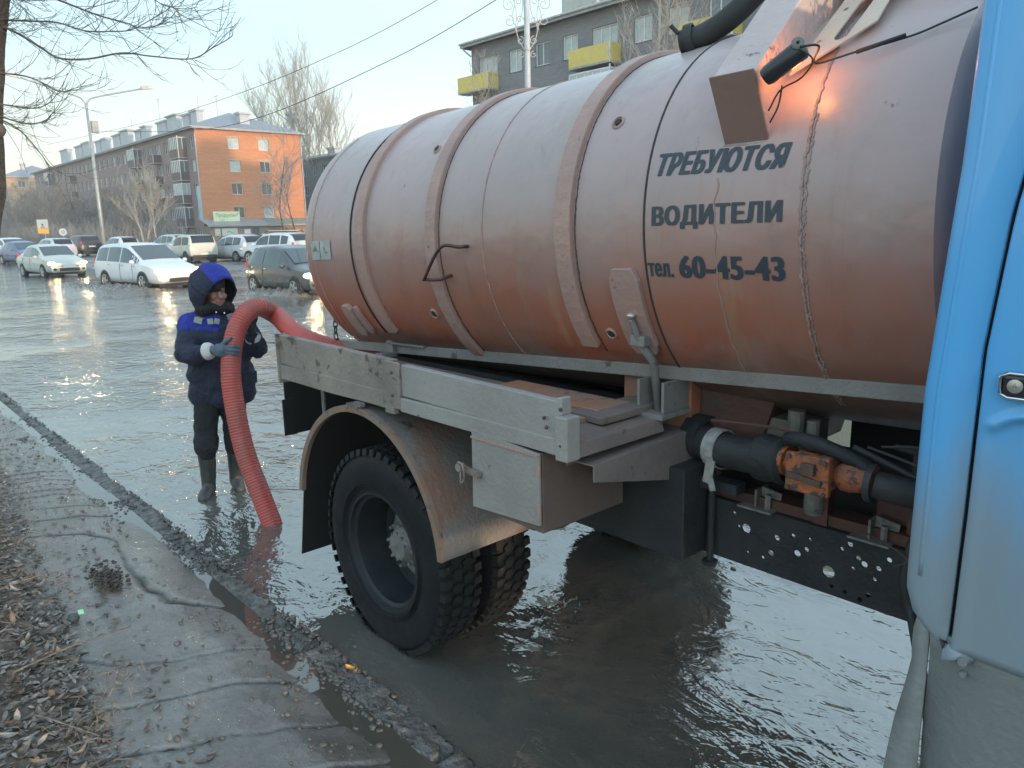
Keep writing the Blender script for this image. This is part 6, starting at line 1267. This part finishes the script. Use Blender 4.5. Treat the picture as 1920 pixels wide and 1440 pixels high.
for k, (x, y, h) in enumerate([(-64.6, 19.8, 4.8), (-63.6, 19.3, 5.6), (-62.8, 20.0, 5.0)]):
    bare_tree('birch_tree', ['left', 'middle, tallest', 'right'][k]+' slim pale trunk among the bare trees right of the tall lamp post', (x, y, 0), h, .075, .4, 3, 5, .012, B_birch, B_pale, 'slim pale trunks by the road', .4, .35)
for k in range(18):
    x = -96-5.0*k+random.gauss(0, 1.5); y = 25+random.random()*8; h = random.uniform(6.0, 9.0) if k > 3 else 4.8+.6*k
    bare_tree('street_tree', 'bare brown tree in the belt before the long block, number of the row', (x, y, 0), h, .09, .65, 3, 7, .018, B_twig, B_bark, 'bare trees in front of the long brick block', .25, .16)
bare_tree('street_tree', 'small bare tree standing in front of the right half of the orange wall', (-78, 38.0, 0), 9.5, .09, .5, 3, 6, .011, B_birch, B_bark, 'bare trees by the shop', .3, .2)
bare_tree('street_tree', 'wide bare tree at the right edge of the orange wall', (-72, 36.5, 0), 7.5, .09, .65, 3, 6, .011, B_birch, B_bark, 'bare trees by the shop', .25, .2)
for k, (x, y, h) in enumerate([(-32.5, 26.5, 7.0), (-24.8, 31.8, 10.5), (-22.0, 32.5, 11.0)]):
    bare_tree('street_tree', ['low bare tree poking up at the left corner of the grey block', 'tall bare tree between two yellow balconies', 'tall bare tree whose twigs cross the top windows right of the pole'][k], (x, y, 0), h, .10, .42, 4, 4, .008, B_birch, B_birch, 'bare trees in front of the grey block', .35, .3)
# undergrowth band of twigs, one mass
m = MB(); random.seed(4)
for k in range(9000):
    x = -94-random.random()*130; y = 21.5+random.random()*13+max(0, -x-110)*.06; h = random.uniform(1.0, 3.4)*(1+.4*noise.noise(Vector((x*.08, y*.08, 0)))); a = random.gauss(0, .3), random.gauss(0, .3)
    m.tube([(x, y, 0), (x+a[0]*h*.4, y+a[1]*h*.4, h*.6), (x+a[0]*h+random.gauss(0, .2), y+a[1]*h, h)], [.04, .03, .012], 3, False)
tag(m.build('undergrowth', B_twig), label='dense bare shrubs massed in front of the long brick block', kind='stuff')
m = MB()
for k in range(5000):
    a = random.random(); x = -190-random.random()*160; y = -60+random.random()*100 if k % 2 else 52+random.random()*60; h = random.uniform(5, 12)
    m.tube([(x, y, 0), (x+random.gauss(0, .8), y+random.gauss(0, .8), h*.6), (x+random.gauss(0, 2), y+random.gauss(0, 2), h)], [.12, .09, .03], 3, False)
tag(m.build('far_wood', B_twig), label='far bare trees closing the street', kind='stuff')
# the near tree at the left edge, hanging branches over the sky
nt = thing('near_tree', 'rough barked tree at the left edge with drooping bare branches over the sky', 'tree', (-9.04, 1.02, 0))
tp = [(-9.43, .64, -.02), (-9.18, .88, .6), (-8.96, 1.09, 1.304), (-8.84, 1.22, 1.909), (-8.74, 1.34, 2.589), (-8.70, 1.39, 3.059), (-8.64, 1.46, 3.515), (-8.56, 1.56, 3.96), (-8.4, 1.75, 4.8), (-8.3, 1.9, 6.2)]
pts = catmull(tp, 8); m = MB(); V = []; sg_ = 22
for i, p in enumerate(pts):
    for k in range(sg_):
        a = 2*pi*k/sg_; u = Vector((cos(a), sin(a), 0)); rr = (.185-.012*p.z)*(1+.16*noise.noise(Vector((cos(a)*2, sin(a)*2, p.z*1.4)))+.10*noise.noise(Vector((cos(a)*5, sin(a)*5, p.z*5)))+.10*math.exp(-((p.z-2.3)/.18)**2)+.25*math.exp(-p.z*3))
        V.append(p+u*rr)
m.add(V, [(i*sg_+k, i*sg_+(k+1) % sg_, (i+1)*sg_+(k+1) % sg_, (i+1)*sg_+k) for i in range(len(pts)-1) for k in range(sg_)])
m.build('trunk', grime('rough_bark', (.075, .062, .052), (.035, .03, .026), 14, .95, (.13, .12, .10), .66, .06, 22), nt, smooth=True)
BR = {'B1': [[-8.60, 1.50, 3.80], [-8.43, 1.69, 3.68], [-8.3, 1.84, 3.55], [-7.98, 1.9, 3.42], [-7.81, 2.09, 3.41], [-7.6, 2.31, 3.45], [-7.44, 2.5, 3.42], [-7.2, 2.76, 3.39], [-7.07, 2.91, 3.48], [-6.96, 3.03, 3.56], [-6.94, 3.05, 3.61]], 'B1b': [[-7.2, 2.76, 3.39], [-7.11, 2.86, 3.41]], 'B1c': [[-7.18, 2.78, 3.38], [-7.08, 2.9, 3.31]],
 'B2': [[-8.6, 1.5, 3.8], [-8.34, 1.8, 3.78], [-7.96, 1.92, 3.71], [-7.81, 2.09, 3.64], [-7.64, 2.27, 3.63], [-7.53, 2.39, 3.64], [-7.4, 2.54, 3.73], [-7.29, 2.66, 3.82], [-7.2, 2.76, 3.98]], 'B3': [[-8.5, 1.65, 4.15], [-8.31, 1.83, 4.04], [-7.85, 2.04, 3.84], [-7.71, 2.19, 3.76], [-7.57, 2.35, 3.7], [-7.47, 2.46, 3.65], [-7.37, 2.58, 3.68], [-7.33, 2.62, 3.71]],
 'B4': [[-8.66, 1.43, 3.36], [-8.44, 1.69, 3.32], [-8.32, 1.82, 3.25], [-8.0, 1.87, 3.14], [-7.9, 1.98, 3.17], [-7.78, 2.1, 3.2]], 'B5': [[-8.68, 1.4, 3.1], [-8.48, 1.65, 3.05], [-8.37, 1.76, 3.04], [-8.2, 1.83, 3.08], [-8.01, 1.86, 3.14]], 'B6': [[-8.7, 1.4, 3.02], [-8.48, 1.64, 2.91], [-8.36, 1.78, 2.92], [-8.15, 1.81, 2.96], [-8.02, 1.85, 3.03]],
 'B7': [[-8.7, 1.4, 3.0], [-8.56, 1.56, 2.9], [-8.47, 1.65, 2.79], [-8.4, 1.73, 2.64], [-8.3, 1.79, 2.5], [-8.01, 1.87, 2.40]], 'B8': [[-8.6, 1.5, 2.9], [-8.54, 1.58, 2.69], [-8.52, 1.59, 2.6], [-8.56, 1.55, 2.62]], 'B9': [[-7.6, 2.4, 4.4], [-7.34, 2.61, 4.0], [-7.26, 2.69, 3.79], [-7.16, 2.81, 3.69], [-7.04, 2.94, 3.61], [-7.0, 2.98, 3.64]], 'B10': [[-7.8, 2.2, 4.4], [-7.49, 2.44, 4.05], [-7.35, 2.59, 3.85], [-7.22, 2.75, 3.8], [-7.14, 2.83, 3.81], [-7.14, 2.83, 3.76]],
 'C1': [[-8.4, 1.75, 4.8], [-8.0, 2.05, 4.6], [-7.6, 2.4, 4.4], [-7.3, 2.7, 4.35]], 'C2': [[-8.55, 1.6, 4.0], [-8.2, 1.8, 3.98], [-7.8, 2.2, 4.4]]}
random.seed(8); tw = MB()
for nm, p in BR.items():
    pp = catmull(p, 6); n = len(pp); r0 = {'B1': .016, 'B2': .012, 'B3': .014, 'B9': .008, 'B10': .008, 'C1': .03, 'C2': .02, 'B1b': .004, 'B1c': .005, 'B8': .004}.get(nm, .011)
    m = MB(); m.tube(pp, [r0*.72*(1-.75*i/n) for i in range(n)], 8); m.build('branch', B_bark, nt, smooth=True)
    if nm in ('B1b', 'B1c', 'B8'): continue
    for k in range(40 if nm in ('B1', 'B2', 'B3', 'C1', 'C2') else 20):
        i = int(random.random()**1.7*(n-2)) if nm not in ('C1', 'C2') else random.randrange(n-2); a = pp[i]; d = (pp[i+1]-pp[i]).normalized()
        d = (d+Vector((random.gauss(0, .5), random.gauss(0, .5), random.gauss(-.15, .6)))).normalized(); L_ = random.uniform(.12, .6)*(1 if nm[0] != 'C' else 1.5); q = a.copy(); pts = [q.copy()]
        for s_ in range(6): d = (d+Vector((random.gauss(0, .12), random.gauss(0, .12), random.uniform(-.05, .22)))).normalized(); q = q+d*L_/6; pts.append(q.copy())
        tw.tube(pts, [.0030*(1-.1*s_) for s_ in range(7)], 4, False)
        for z_ in range(2):
            j = random.randrange(1, 6); d2 = (pts[j]-pts[j-1]).normalized(); d2 = (d2+Vector((random.gauss(0, .4), random.gauss(0, .4), random.gauss(.1, .4)))).normalized(); e_ = pts[j]+d2*L_*.35; tw.tube([pts[j], (pts[j]+e_)/2+Vector((0, 0, -.01)), e_+Vector((0, 0, .02))], [.0022, .0018, .0013], 3, False)
tw.build('twigs', B_bark, nt)
m = MB(); m.sphere((-8.60, 1.42, 2.85), .10, 16, 10, (1, 1, .8)); m.build('burl', B_bark, nt, smooth=True)
hz = NT('haze_air'); hz.n.remove(hz.b); vp = hz.n.new('ShaderNodeVolumePrincipled'); vp.inputs['Color'].default_value = (.97, .985, 1, 1); vp.inputs['Density'].default_value = .0009; vp.inputs['Anisotropy'].default_value = .2
hz.l.new(vp.outputs[0], hz.out.inputs['Volume'])
m = MB(); m.box(-470, 170, -75, 470, -1.5, 32); tag(m.build('haze', hz.m), label='thin evening haze over the street', kind='stuff')
# ---------------------------------------------------------------- names of the belt trees told apart by their place
for i, o in enumerate([o for o in COL.objects if o.get('group') == 'bare trees in front of the long brick block']): o['label'] = 'bare brown street tree in the belt before the long brick block'
